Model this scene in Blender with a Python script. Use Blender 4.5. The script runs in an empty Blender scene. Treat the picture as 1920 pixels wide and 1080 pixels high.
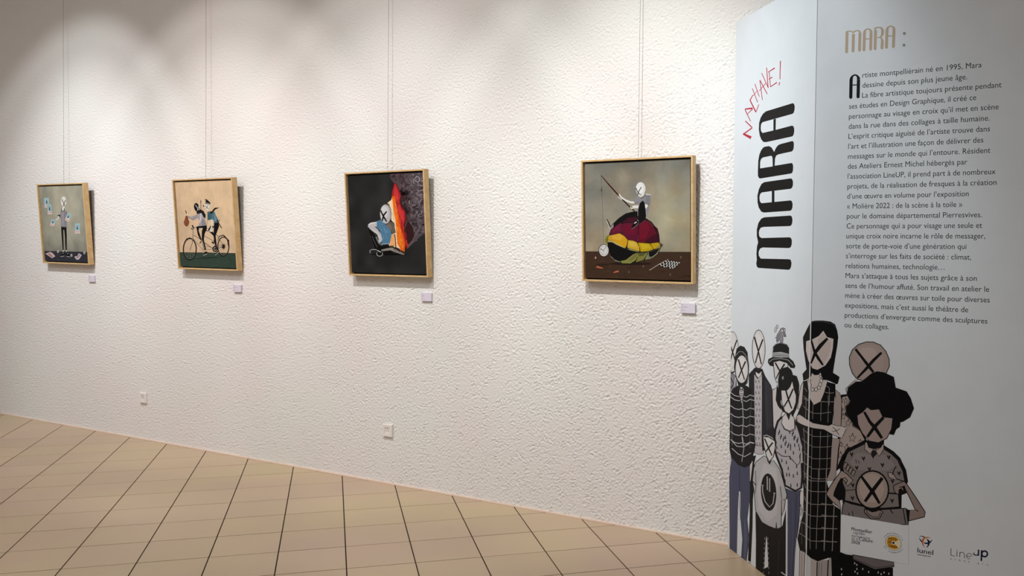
import bpy, math, random
import numpy as np
from mathutils import Vector, Matrix
random.seed(7)
SC = bpy.context.scene
COL = SC.collection

# ------------------------------------------------------------------ camera
CAM = np.array([6.30660177, -4.43855857, 1.55681853])
FW = np.array([-0.495073, 0.86794004, -0.03978465])
RT = np.array([0.86841651, 0.49575475, 0.00894396])
UP = np.array([-0.02748625, 0.03012174, 0.99916825])
FPX, CX, CY = 1658.1575, 1088.24, 537.62
cd = bpy.data.cameras.new('camera'); cam = bpy.data.objects.new('camera', cd); COL.objects.link(cam)
cd.sensor_width = 36.0; cd.lens = FPX / 1920 * 36.0
cd.shift_x = -(CX - 960) / 1920; cd.shift_y = (CY - 540) / 1920
cd.clip_start = 0.05; cd.clip_end = 60
cam.matrix_world = Matrix([[RT[0], UP[0], -FW[0], CAM[0]], [RT[1], UP[1], -FW[1], CAM[1]], [RT[2], UP[2], -FW[2], CAM[2]], [0, 0, 0, 1]])
SC.camera = cam

# ------------------------------------------------------------------ light
SC.view_settings.view_transform = 'Standard'; SC.view_settings.look = 'None'
SC.view_settings.gamma = 1.0; SC.view_settings.exposure = 0.0
SC.view_settings.use_curve_mapping = False
w = bpy.data.worlds.new('world'); SC.world = w; w.use_nodes = True
w.node_tree.nodes['Background'].inputs[0].default_value = (1.0, 0.96, 0.92, 1)
w.node_tree.nodes['Background'].inputs[1].default_value = 0.30


def spot(name, loc, aim, power, col, angle=57, blend=1.0, rad=0.022):
    l = bpy.data.lights.new(name, 'SPOT'); l.energy = power; l.color = col
    l.spot_size = math.radians(angle); l.spot_blend = blend; l.shadow_soft_size = rad
    o = bpy.data.objects.new(name, l); COL.objects.link(o); o.location = loc
    o.rotation_euler = (Vector(aim) - Vector(loc)).to_track_quat('-Z', 'Y').to_euler()
    return o


def area(name, loc, aim, power, col, sx, sy):
    l = bpy.data.lights.new(name, 'AREA'); l.energy = power; l.color = col; l.shape = 'RECTANGLE'; l.size = sx; l.size_y = sy
    o = bpy.data.objects.new(name, l); COL.objects.link(o); o.location = loc
    o.rotation_euler = (Vector(aim) - Vector(loc)).to_track_quat('-Z', 'Y').to_euler()
    return o


# four wall-washing lamps: each a bright core and the weaker skirt of the same reflector
for lx, ax, pw, colr in ((-0.45, -1.20, 1.05, (0.96, 0.99, 1.0)), (1.05, 0.66, 0.92, (1.0, 0.95, 0.925)), (2.70, 2.36, 0.86, (1.0, 0.99, 0.98)), (4.20, 4.22, 1.16, (0.985, 1.0, 0.975))):
    spot('ceiling_spotlight', (lx, -2.35, 4.35), (ax, 0, 1.70), 275 * pw, colr, angle=47)
    spot('ceiling_spotlight', (lx, -2.35, 4.35), (ax, 0, 1.45), 92 * pw, colr, angle=64, blend=0.35)
spot('ceiling_spotlight', (3.60, -2.60, 4.35), (5.15, -0.35, 2.0), 165, (0.66, 0.88, 1.0), angle=36)
area('ceiling_fill_light', (1.5, -4.6, 4.5), (1.5, -4.6, 0), 140, (1.0, 0.985, 0.985), 6, 2.5)  # unseen area light added under the ceiling as ambient fill

# ------------------------------------------------------------------ helpers


def ray(x, y): return FW + RT * ((x - CX) / FPX) - UP * ((y - CY) / FPX)


def hit(x, y, P, n):
    d = ray(x, y); n = np.asarray(n, float)
    return CAM + d * (((np.asarray(P, float) - CAM) @ n) / (d @ n))


def lin(c):
    c = c / 255.0
    return c / 12.92 if c <= 0.04045 else ((c + 0.055) / 1.055) ** 2.4


def hexc(h):
    if not isinstance(h, str): return (lin(h[0]), lin(h[1]), lin(h[2]), 1.0)
    h = h.lstrip('#'); h = ''.join(q * 2 for q in h) if len(h) == 3 else h; return tuple(lin(int(h[i:i + 2], 16)) for i in (0, 2, 4)) + (1.0,)


def newmat(name, rough=0.6, spec=0.4):
    m = bpy.data.materials.new(name); m.use_nodes = True
    b = m.node_tree.nodes['Principled BSDF']; b.inputs['Roughness'].default_value = rough
    b.inputs['Specular IOR Level'].default_value = spec
    return m, m.node_tree, b


def plain(name, h, rough=0.6, spec=0.4, var=0.04, scale=30):
    m, t, b = newmat(name, rough, spec)
    n = t.nodes.new('ShaderNodeTexNoise'); n.inputs['Scale'].default_value = scale; n.inputs['Detail'].default_value = 4
    tc = t.nodes.new('ShaderNodeTexCoord'); t.links.new(tc.outputs['Object'], n.inputs['Vector'])
    r = t.nodes.new('ShaderNodeMapRange'); r.inputs['To Min'].default_value = 1 - var; r.inputs['To Max'].default_value = 1 + var
    t.links.new(n.outputs['Fac'], r.inputs['Value'])
    x = t.nodes.new('ShaderNodeVectorMath'); x.operation = 'SCALE'; x.inputs[0].default_value = hexc(h)[:3]
    t.links.new(r.outputs['Result'], x.inputs['Scale']); t.links.new(x.outputs['Vector'], b.inputs['Base Color'])
    return m


def paintmat(name, rough, var, scale, bump=0.0):
    m, t, b = newmat(name, rough, 0.12)
    a = t.nodes.new('ShaderNodeAttribute'); a.attribute_name = 'paint'
    tc = t.nodes.new('ShaderNodeTexCoord')
    n = t.nodes.new('ShaderNodeTexNoise'); n.inputs['Scale'].default_value = scale; n.inputs['Detail'].default_value = 5
    n.inputs['Distortion'].default_value = 0.6
    t.links.new(tc.outputs['Object'], n.inputs['Vector'])
    r = t.nodes.new('ShaderNodeMapRange'); r.inputs['From Min'].default_value = 0.25; r.inputs['From Max'].default_value = 0.75
    r.inputs['To Min'].default_value = 1 - var; r.inputs['To Max'].default_value = 1 + var
    t.links.new(n.outputs['Fac'], r.inputs['Value'])
    x = t.nodes.new('ShaderNodeVectorMath'); x.operation = 'SCALE'
    t.links.new(a.outputs['Color'], x.inputs[0]); t.links.new(r.outputs['Result'], x.inputs['Scale'])
    t.links.new(x.outputs['Vector'], b.inputs['Base Color'])
    if bump:
        bm = t.nodes.new('ShaderNodeBump'); bm.inputs['Distance'].default_value = bump; bm.inputs['Strength'].default_value = 0.6
        n2 = t.nodes.new('ShaderNodeTexNoise'); n2.inputs['Scale'].default_value = scale * 8; n2.inputs['Detail'].default_value = 3
        t.links.new(tc.outputs['Object'], n2.inputs['Vector']); t.links.new(n2.outputs['Fac'], bm.inputs['Height'])
        t.links.new(bm.outputs['Normal'], b.inputs['Normal'])
    return m


M_PAINT = paintmat('oil_paint', 0.5, 0.10, 16, 0.0008)
M_PRINT = paintmat('printed_vinyl', 0.55, 0.025, 7)

# plaster
M_WALL, t, b = newmat('white_stucco', 0.85, 0.2)
tc = t.nodes.new('ShaderNodeTexCoord'); n = t.nodes.new('ShaderNodeTexNoise'); n.inputs['Scale'].default_value = 1.3; n.inputs['Detail'].default_value = 3
t.links.new(tc.outputs['Object'], n.inputs['Vector'])
cr = t.nodes.new('ShaderNodeValToRGB')
cr.color_ramp.elements[0].position = 0.35; cr.color_ramp.elements[0].color = hexc('#e7e1e0')
cr.color_ramp.elements[1].position = 0.65; cr.color_ramp.elements[1].color = hexc('#e5e5e2')
t.links.new(n.outputs['Fac'], cr.inputs['Fac']); t.links.new(cr.outputs['Color'], b.inputs['Base Color'])
n2 = t.nodes.new('ShaderNodeTexNoise'); n2.inputs['Scale'].default_value = 170; n2.inputs['Detail'].default_value = 3
t.links.new(tc.outputs['Object'], n2.inputs['Vector'])
bp = t.nodes.new('ShaderNodeBump'); bp.inputs['Distance'].default_value = 0.0012; bp.inputs['Strength'].default_value = 0.6
t.links.new(n2.outputs['Fac'], bp.inputs['Height']); t.links.new(bp.outputs['Normal'], b.inputs['Normal'])

# tile
M_TILE, t, b = newmat('beige_tile', 0.36, 0.45)
tc = t.nodes.new('ShaderNodeTexCoord'); oi = t.nodes.new('ShaderNodeObjectInfo'); gm = t.nodes.new('ShaderNodeNewGeometry')
n = t.nodes.new('ShaderNodeTexNoise'); n.inputs['Scale'].default_value = 1.1; n.inputs['Detail'].default_value = 4
t.links.new(gm.outputs['Position'], n.inputs['Vector'])
cr = t.nodes.new('ShaderNodeValToRGB')  # pinkish and greenish patches: tint of patchy lighting put into the tile colour
cr.color_ramp.elements[0].position = 0.35; cr.color_ramp.elements[0].color = hexc('#bfa58f')
cr.color_ramp.elements[1].position = 0.65; cr.color_ramp.elements[1].color = hexc('#c4af8c')
t.links.new(n.outputs['Fac'], cr.inputs['Fac'])
r = t.nodes.new('ShaderNodeMapRange'); r.inputs['To Min'].default_value = 0.96; r.inputs['To Max'].default_value = 1.04
t.links.new(oi.outputs['Random'], r.inputs['Value'])
x = t.nodes.new('ShaderNodeVectorMath'); x.operation = 'SCALE'
t.links.new(cr.outputs['Color'], x.inputs[0]); t.links.new(r.outputs['Result'], x.inputs['Scale'])
n3 = t.nodes.new('ShaderNodeTexNoise'); n3.inputs['Scale'].default_value = 260; n3.inputs['Detail'].default_value = 2
t.links.new(gm.outputs['Position'], n3.inputs['Vector'])
r3 = t.nodes.new('ShaderNodeMapRange'); r3.inputs['To Min'].default_value = 0.96; r3.inputs['To Max'].default_value = 1.04
t.links.new(n3.outputs['Fac'], r3.inputs['Value'])
x3 = t.nodes.new('ShaderNodeVectorMath'); x3.operation = 'SCALE'
t.links.new(x.outputs['Vector'], x3.inputs[0]); t.links.new(r3.outputs['Result'], x3.inputs['Scale'])
t.links.new(x3.outputs['Vector'], b.inputs['Base Color'])

M_GROUT = plain('dark_grout', '#3c2c24', 0.9, 0.1, 0.1, 40)
M_CEIL = plain('ceiling_paint', '#cfcac4', 0.9, 0.1)
M_SKIRT = plain('skirting_mastic', '#f0d9c8', 0.5, 0.4)
M_BLACK = plain('black_liner', '#14110f', 0.8, 0.1)
M_CARD = plain('lilac_white_card', '#dcd4e2', 0.5, 0.3, 0.02)
M_PLAST = plain('white_plastic', '#ece6e2', 0.35, 0.5, 0.02)
M_HOLE = plain('socket_hole', '#2c2624', 0.6, 0.3)
M_WIRE = plain('steel_wire', '#8e8e8c', 0.45, 0.5)
M_EDGE = plain('board_edge', '#d6dade', 0.6, 0.3)
# light wood with grain
M_WOOD, t, b = newmat('pale_wood', 0.5, 0.35)
tc = t.nodes.new('ShaderNodeTexCoord'); mp = t.nodes.new('ShaderNodeMapping'); mp.inputs['Scale'].default_value = (1, 1, 1)
t.links.new(tc.outputs['Object'], mp.inputs['Vector'])
wv = t.nodes.new('ShaderNodeTexNoise'); wv.inputs['Scale'].default_value = 22; wv.inputs['Detail'].default_value = 5; wv.inputs['Distortion'].default_value = 1.5
t.links.new(mp.outputs['Vector'], wv.inputs['Vector'])
cr = t.nodes.new('ShaderNodeValToRGB')
cr.color_ramp.elements[0].position = 0.3; cr.color_ramp.elements[0].color = hexc('#c9a36c')
cr.color_ramp.elements[1].position = 0.7; cr.color_ramp.elements[1].color = hexc('#dcbd8e')
t.links.new(wv.outputs['Fac'], cr.inputs['Fac']); t.links.new(cr.outputs['Color'], b.inputs['Base Color'])


def mesh_obj(name, verts, faces, mat, parent=None, base=(0, 0, 0), colors=None, smooth=False):
    me = bpy.data.meshes.new(name)
    bx = np.asarray(base, float)
    me.from_pydata([tuple(np.asarray(v, float) - bx) for v in verts], [], [list(f) for f in faces])
    me.materials.append(mat)
    if colors is not None:
        ca = me.color_attributes.new('paint', 'FLOAT_COLOR', 'CORNER')
        buf = []
        for f, c in zip(faces, colors):
            if isinstance(c, list):
                for k in c: buf.extend(k)
            else:
                for _ in f: buf.extend(c)
        ca.data.foreach_set('color', buf)
    if smooth:
        me.polygons.foreach_set('use_smooth', [True] * len(me.polygons))
    me.update()
    o = bpy.data.objects.new(name, me); COL.objects.link(o)
    if parent is not None: o.parent = parent
    return o


def thing(name, loc, label, cat, group=None):
    o = bpy.data.objects.new(name, None); COL.objects.link(o); o.location = loc; o.empty_display_size = 0.1
    o['label'] = label; o['category'] = cat
    if group: o['group'] = group
    return o


def slab(O, A, B, Cc):
    """box from a corner and three edge vectors"""
    O, A, B, Cc = [np.asarray(v, float) for v in (O, A, B, Cc)]
    v = [O, O + A, O + A + B, O + B, O + Cc, O + A + Cc, O + A + B + Cc, O + B + Cc]
    return v, [(0, 3, 2, 1), (4, 5, 6, 7), (0, 1, 5, 4), (1, 2, 6, 5), (2, 3, 7, 6), (3, 0, 4, 7)]


def chamfer_plate(O, U, V, N, w_, h_, d_, c=0.003):
    """plate standing off a surface, its front edges chamfered; O is the lower left back corner"""
    O, U, V, N = [np.asarray(v, float) for v in (O, U, V, N)]
    r = []
    for (q, dd) in ((0, 0), (0, d_ - c), (c, d_)):
        r += [O + U * q + V * q + N * dd, O + U * (w_ - q) + V * q + N * dd, O + U * (w_ - q) + V * (h_ - q) + N * dd, O + U * q + V * (h_ - q) + N * dd]
    f = [(3, 2, 1, 0), (8, 9, 10, 11)]
    for k in (0, 4):
        for i in range(4): f.append((k + i, k + (i + 1) % 4, k + 4 + (i + 1) % 4, k + 4 + i))
    return r, f


# ------------------------------------------------------------------ setting: stucco wall
X0, X1, Z1, DX = -2.75, 5.05, 3.70, 0.0046
nx, nz = int((X1 - X0) / DX) + 1, int(Z1 / DX) + 1
rs = np.random.RandomState(3)


def band(shape, lam, wd):
    a = rs.standard_normal(shape); F = np.fft.rfft2(a)
    ky = np.fft.fftfreq(shape[0], DX)[:, None]; kx = np.fft.rfftfreq(shape[1], DX)[None, :]
    k = np.sqrt(kx * kx + ky * ky); kc = 1 / lam
    F *= np.exp(-((k - kc) / (kc * wd)) ** 2)
    r_ = np.fft.irfft2(F, shape); return r_ / r_.std()


sh = (nz, nx)
# thrown plaster: rounded grains with small pits between them, smoothed in places by the trowel
grain = 0.42 * band(sh, 0.030, 0.6) + 0.80 * band(sh, 0.0175, 0.55) + 0.50 * band(sh, 0.0115, 0.35)
grain = grain / grain.std() * (1 + 0.35 * band(sh, 0.09, 0.6))
patch = band(sh, 0.22, 0.6)
relief = np.tanh(grain * 0.8) * 0.9 - 0.5 * np.clip(-grain - 0.8, 0, 1.5) + 0.25 * np.clip(grain - 1.2, 0, 1)
amp = 0.0022 * (1 - 0.45 * np.clip(patch - 0.5, 0, 1.4) / 1.4)
zz = np.linspace(0, Z1, nz)[:, None]; xx = np.linspace(X0, X1, nx)[None, :]
amp = amp * (1 + 0.22 * np.clip((xx - 1.5) / 3, 0, 1)) * np.clip(1.12 - 0.42 * (zz - 1.7), 0.42, 1.0)
Y = -(relief * amp)
Y[:, 0] = 0; Y[:, -1] = 0; Y[-1, :] = 0
colsel = [i for i in range(nx) if X0 + i * DX > 1.8 or i % 2 == 0]
if colsel[-1] != nx - 1: colsel.append(nx - 1)
xx = np.broadcast_to(xx, sh)[:, colsel]; Y = Y[:, colsel]; zz = np.broadcast_to(zz, sh)[:, colsel]
V = np.stack([xx, Y, zz], -1).reshape(-1, 3)
ncol = len(colsel)
idx = np.arange(nz * ncol).reshape(nz, ncol)
Q = np.stack([idx[:-1, :-1], idx[:-1, 1:], idx[1:, 1:], idx[1:, :-1]], -1).reshape(-1, 4)
extra = np.array([(-6, 0, 0), (X0, 0, 0), (X0, 0, 4.6), (-6, 0, 4.6), (X1, 0, 0), (9, 0, 0), (9, 0, 4.6), (X1, 0, 4.6), (X0, 0, Z1), (X1, 0, Z1), (X1, 0, 4.6), (X0, 0, 4.6),
                  (-6, 0.2, 0), (9, 0.2, 0), (9, 0.2, 4.6), (-6, 0.2, 4.6)], float)
nb = len(V)
EF = np.array([(0, 1, 2, 3), (4, 5, 6, 7), (8, 9, 10, 11), (13, 12, 15, 14), (12, 0, 3, 15), (5, 13, 14, 6), (15, 3, 6, 14)]) + nb
V = np.concatenate([V, extra]); Q = np.concatenate([Q, EF])
me = bpy.data.meshes.new('wall_back'); me.vertices.add(len(V)); me.vertices.foreach_set('co', V.astype(np.float32).ravel())
me.loops.add(len(Q) * 4); me.loops.foreach_set('vertex_index', Q.astype(np.int32).ravel())
me.polygons.add(len(Q)); me.polygons.foreach_set('loop_start', np.arange(len(Q), dtype=np.int32) * 4)
me.update(calc_edges=True)
me.polygons.foreach_set('use_smooth', np.ones(len(Q), bool)); me.materials.append(M_WALL)
wall = bpy.data.objects.new('wall_back', me); COL.objects.link(wall); wall['kind'] = 'structure'

v, f = slab((-6, -9, 4.6), (15, 0, 0), (0, 9.2, 0), (0, 0, 0.15))
o = mesh_obj('ceiling', v, f, M_CEIL); o['kind'] = 'structure'
v, f = slab((-6, -0.010, 0.0), (15, 0, 0), (0, 0.010, 0), (0, 0, 0.010))
o = mesh_obj('baseboard_back', v, f, M_SKIRT); o['kind'] = 'structure'

# ------------------------------------------------------------------ setting: tiled floor, laid diagonally
v, f = slab((-6, -9, -0.12), (15, 0, 0), (0, 9.2, 0), (0, 0, 0.117))
floor = mesh_obj('floor', v, f, M_GROUT); floor['kind'] = 'structure'
T = 0.333; AL = math.radians(-45.419)
tv = np.array([math.cos(AL), math.sin(AL)]); nv = np.array([-math.sin(AL), math.cos(AL)])
O2 = np.array([0.0, 2.5357])


def tile2wall(a, b_):
    d = np.array([a, b_]) - O2
    return np.array([d @ tv, d @ nv])


def toP(X):
    d = np.asarray(X, float) - CAM; z_ = d @ FW
    return (CX + FPX * (d @ RT) / z_, CY - FPX * (d @ UP) / z_, z_)


def clip_half(poly, a, b_, c):
    """keep a*x+b*y<=c"""
    out = []
    for i in range(len(poly)):
        p, q = poly[i], poly[(i + 1) % len(poly)]
        dp, dq = a * p[0] + b_ * p[1] - c, a * q[0] + b_ * q[1] - c
        if dp <= 0: out.append(p)
        if (dp < 0 and dq > 0) or (dp > 0 and dq < 0):
            s = dp / (dp - dq); out.append(tuple(p[k] + (q[k] - p[k]) * s for k in range(len(p))))
    return out


def tile_geo(poly, z0=-0.0035, ch=0.0012):
    """a flat tile from its outline, its arris softened"""
    c = np.mean(poly, 0); P = [np.array(p) for p in poly]; n_ = len(P)
    inn = [p + (c - p) / np.linalg.norm(c - p) * ch * 1.4 for p in P]
    vs = [(p[0], p[1], z0) for p in P] + [(p[0], p[1], -ch * 0.6) for p in P] + [(p[0], p[1], 0.0) for p in inn]
    fs = [tuple(range(2 * n_, 3 * n_))]
    for k in (0, n_):
        for i in range(n_): fs.append((k + i, k + (i + 1) % n_, k + n_ + (i + 1) % n_, k + n_ + i))
    return vs, fs


GR = 0.0030
seen, rest = [], []
for i in range(-40, 45):
    for j in range(-40, 50):
        c = tile2wall((j + 0.5) * T, -(i + 0.5) * T)
        if not (-6.4 < c[0] < 9.3 and -9.3 < c[1] < 0.3): continue
        poly = [tuple(tile2wall((j + a) * T + sa * GR, -(i + b_) * T + sb * GR)) for a, b_, sa, sb in ((0, 1, 1, 1), (1, 1, -1, 1), (1, 0, -1, -1), (0, 0, 1, -1))]
        full = poly
        for h_ in ((0, 1, -0.011), (0, -1, 9), (1, 0, 9), (-1, 0, 6)):
            poly = clip_half(poly, *h_)
            if len(poly) < 3: break
        if len(poly) < 3: continue
        ar = 0.5 * abs(sum(poly[k][0] * poly[(k + 1) % len(poly)][1] - poly[(k + 1) % len(poly)][0] * poly[k][1] for k in range(len(poly))))
        if ar < 3e-5: continue
        vis = False
        for p in poly + [tuple(np.mean(poly, 0))]:
            q = toP((p[0], p[1], 0))
            if q[2] > 0.2 and -25 < q[0] < 1560 and 700 < q[1] < 1105: vis = True
        isfull = len(poly) == 4 and max(abs(poly[k][0] - full[k][0]) + abs(poly[k][1] - full[k][1]) for k in range(4)) < 1e-6
        (seen if vis else rest).append((poly, c, isfull))
seen.sort(key=lambda s: -toP((s[1][0], s[1][1], 0))[1])
rest += seen[300:]; seen = seen[:300]
fullmesh = None
for poly, c, isfull in seen:
    if isfull and fullmesh is not None:
        o = bpy.data.objects.new('tile', fullmesh); COL.objects.link(o)
    else:
        vs, fs = tile_geo([(p[0] - c[0], p[1] - c[1]) for p in poly])
        o = mesh_obj('tile', vs, fs, M_TILE)
        if isfull: fullmesh = o.data
    o.parent = floor; o.location = (c[0], c[1], random.uniform(-0.0003, 0.0003))
vs, fs = [], []
for poly, c, isfull in rest:
    a, b_ = tile_geo(poly); k = len(vs); vs += a; fs += [tuple(q + k for q in g) for g in b_]
o = mesh_obj('tile_paving', vs, fs, M_TILE, floor); o['kind'] = 'stuff'

# ------------------------------------------------------------------ flat print / paint, laid as thin films on a real surface


class Sheet:
    """a plane the print lies on: point O, axes U (right), V (up), normal N (towards the viewer), extent"""

    def __init__(s, O, U, V, N, w_, h_):
        s.O, s.U, s.V, s.N = [np.asarray(q, float) for q in (O, U, V, N)]; s.w, s.h = w_, h_

    def uv(s, px, py):
        d = hit(px, py, s.O, s.N) - s.O
        return (float(d @ s.U), float(d @ s.V))

    def xyz(s, u, v, off): return s.O + s.U * u + s.V * v + s.N * off


class Film:
    STEP = 0.0000025

    def __init__(s, sheets, start=2):
        s.sh = sheets; s.v = []; s.f = []; s.c = []; s.k = start

    def uvpoly(s, sheet, pts, col, bump=True):
        for h_ in ((-1, 0, 0), (1, 0, sheet.w), (0, -1, 0), (0, 1, sheet.h)):
            pts = clip_half(pts, *h_)
            if len(pts) < 3: return
        b0 = len(s.v); off = s.k * s.STEP
        s.v += [sheet.xyz(p[0], p[1], off) for p in pts]
        s.f.append(tuple(range(b0, b0 + len(pts)))); s.c.append(hexc(col))

    def px(s, pts, col, up=True):
        for sheet in s.sh: s.uvpoly(sheet, [sheet.uv(*p) for p in pts], col)
        if up: s.k += 1

    # shapes traced in a window K=(x0,y0,scale)
    def poly(s, K, pts, col): s.px([(K[0] + p[0] / K[2], K[1] + p[1] / K[2]) for p in pts], col)

    def line(s, K, pts, wd, col, up=True):
        P = [np.array([K[0] + p[0] / K[2], K[1] + p[1] / K[2]]) for p in pts]
        W = wd if isinstance(wd, (list, tuple)) else [wd] * len(P)
        W = [q / K[2] / 2 for q in W]; L, R = [], []
        for i, p in enumerate(P):
            a = P[max(i - 1, 0)]; b_ = P[min(i + 1, len(P) - 1)]; d = b_ - a; d = d / (np.linalg.norm(d) + 1e-9)
            n_ = np.array([-d[1], d[0]]); L.append(p + n_ * W[i]); R.append(p - n_ * W[i])
        for i in range(len(P) - 1): s.px([tuple(L[i]), tuple(L[i + 1]), tuple(R[i + 1]), tuple(R[i])], col, False)
        if up: s.k += 1

    def cap(s, K, pts, wd, col):
        s.line(K, pts, wd, col, False)
        W = wd if isinstance(wd, (list, tuple)) else [wd, wd]
        for p, q in ((pts[0], W[0]), (pts[-1], W[-1])): s.ell(K, p[0], p[1], q / 2, q / 2, col, 10, up=False)
        s.k += 1

    def ell(s, K, cx, cy, rx, ry, col, n_=28, rot=0.0, up=True):
        pts = []
        for i in range(n_):
            a = 2 * math.pi * i / n_; x_, y_ = rx * math.cos(a), ry * math.sin(a)
            pts.append((K[0] + (cx + x_ * math.cos(rot) - y_ * math.sin(rot)) / K[2], K[1] + (cy + x_ * math.sin(rot) + y_ * math.cos(rot)) / K[2]))
        s.px(pts, col, up)

    def ring(s, K, cx, cy, rx, ry, wd, col, n_=20, rot=0.0):
        pts = []
        for i in range(n_ + 1):
            a = 2 * math.pi * i / n_; x_, y_ = rx * math.cos(a), ry * math.sin(a)
            pts.append((cx + x_ * math.cos(rot) - y_ * math.sin(rot), cy + x_ * math.sin(rot) + y_ * math.cos(rot)))
        s.line(K, pts, wd, col)

    def out(s, K, pts, wd, col='#0c0c0e'): s.line(K, pts + [pts[0]], wd, col)

    def obj(s, name, mat, parent, base, label=None):
        o_ = mesh_obj(name, s.v, s.f, mat, parent, base, s.c)
        if label: o_['label'] = label
        return o_


_tc = {}


def text_mesh(body, bold=0.0, shear=0.0):
    key = (body, bold, shear)
    if key in _tc: return _tc[key]
    c = bpy.data.curves.new('lettering', 'FONT'); c.body = body; c.size = 1.0; c.offset = bold; c.shear = shear; c.resolution_u = 3
    o_ = bpy.data.objects.new('lettering', c); COL.objects.link(o_)
    dg = bpy.context.evaluated_depsgraph_get(); m_ = bpy.data.meshes.new_from_object(o_.evaluated_get(dg))
    vs_ = [(q.co.x, q.co.y) for q in m_.vertices]; fs_ = [tuple(p.vertices) for p in m_.polygons]
    bpy.data.objects.remove(o_); bpy.data.curves.remove(c); bpy.data.meshes.remove(m_)
    _tc[key] = (vs_, fs_); return _tc[key]


def text_uv(film, sheet, body, u0, v0, size, width=None, bold=0.0, col='#1d1d20', rot=0.0, center=False):
    if bold > 0.005:      # heavy lettering: overlaid strokes
        for du in (-0.00035, 0.00035): text_uv(film, sheet, body, u0 + du, v0, size, width, 0.0, col, rot, center)
        return
    vs_, fs_ = text_mesh(body, bold)
    if not vs_: return
    x0 = min(q[0] for q in vs_); x1 = max(q[0] for q in vs_)
    sx = size if width is None else width / (x1 - x0)
    off = film.k * film.STEP; b0 = len(film.v); cr_, sr = math.cos(rot), math.sin(rot)
    cxx = (x1 + x0) / 2 if center else x0
    for q in vs_:
        a, b_ = (q[0] - cxx) * sx, q[1] * size
        film.v.append(sheet.xyz(u0 + a * cr_ - b_ * sr, v0 + a * sr + b_ * cr_, off))
    for g in fs_:
        film.f.append(tuple(k + b0 for k in g)); film.c.append(hexc(col))
    film.k += 1


# ------------------------------------------------------------------ framed paintings
BK = '#0b0b0c'


def lerp(a, b_, s): return tuple(a[i] + (b_[i] - a[i]) * s for i in range(3))


def vnoise(seed):
    r_ = np.random.RandomState(seed); g = r_.rand(9, 9)

    def fn(u, v_):
        x_, y_ = u * 7.99, v_ * 7.99; i, j = int(x_), int(y_); a, b_ = x_ - i, y_ - j
        a = a * a * (3 - 2 * a); b_ = b_ * b_ * (3 - 2 * b_)
        return (g[i, j] * (1 - a) + g[i + 1, j] * a) * (1 - b_) + (g[i, j + 1] * (1 - a) + g[i + 1, j + 1] * a) * b_
    return fn


FWD, FHT, FDP = 0.677, 0.682, 0.0458
FRAMES = {1: (-1.5976, 1.418, 0.0701, -0.0097), 2: (0.2373, 1.3993, 0.0729, -0.0065), 3: (2.0194, 1.3858, 0.0614, 0.0013), 4: (3.8189, 1.3903, 0.0428, -0.0013)}


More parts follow.
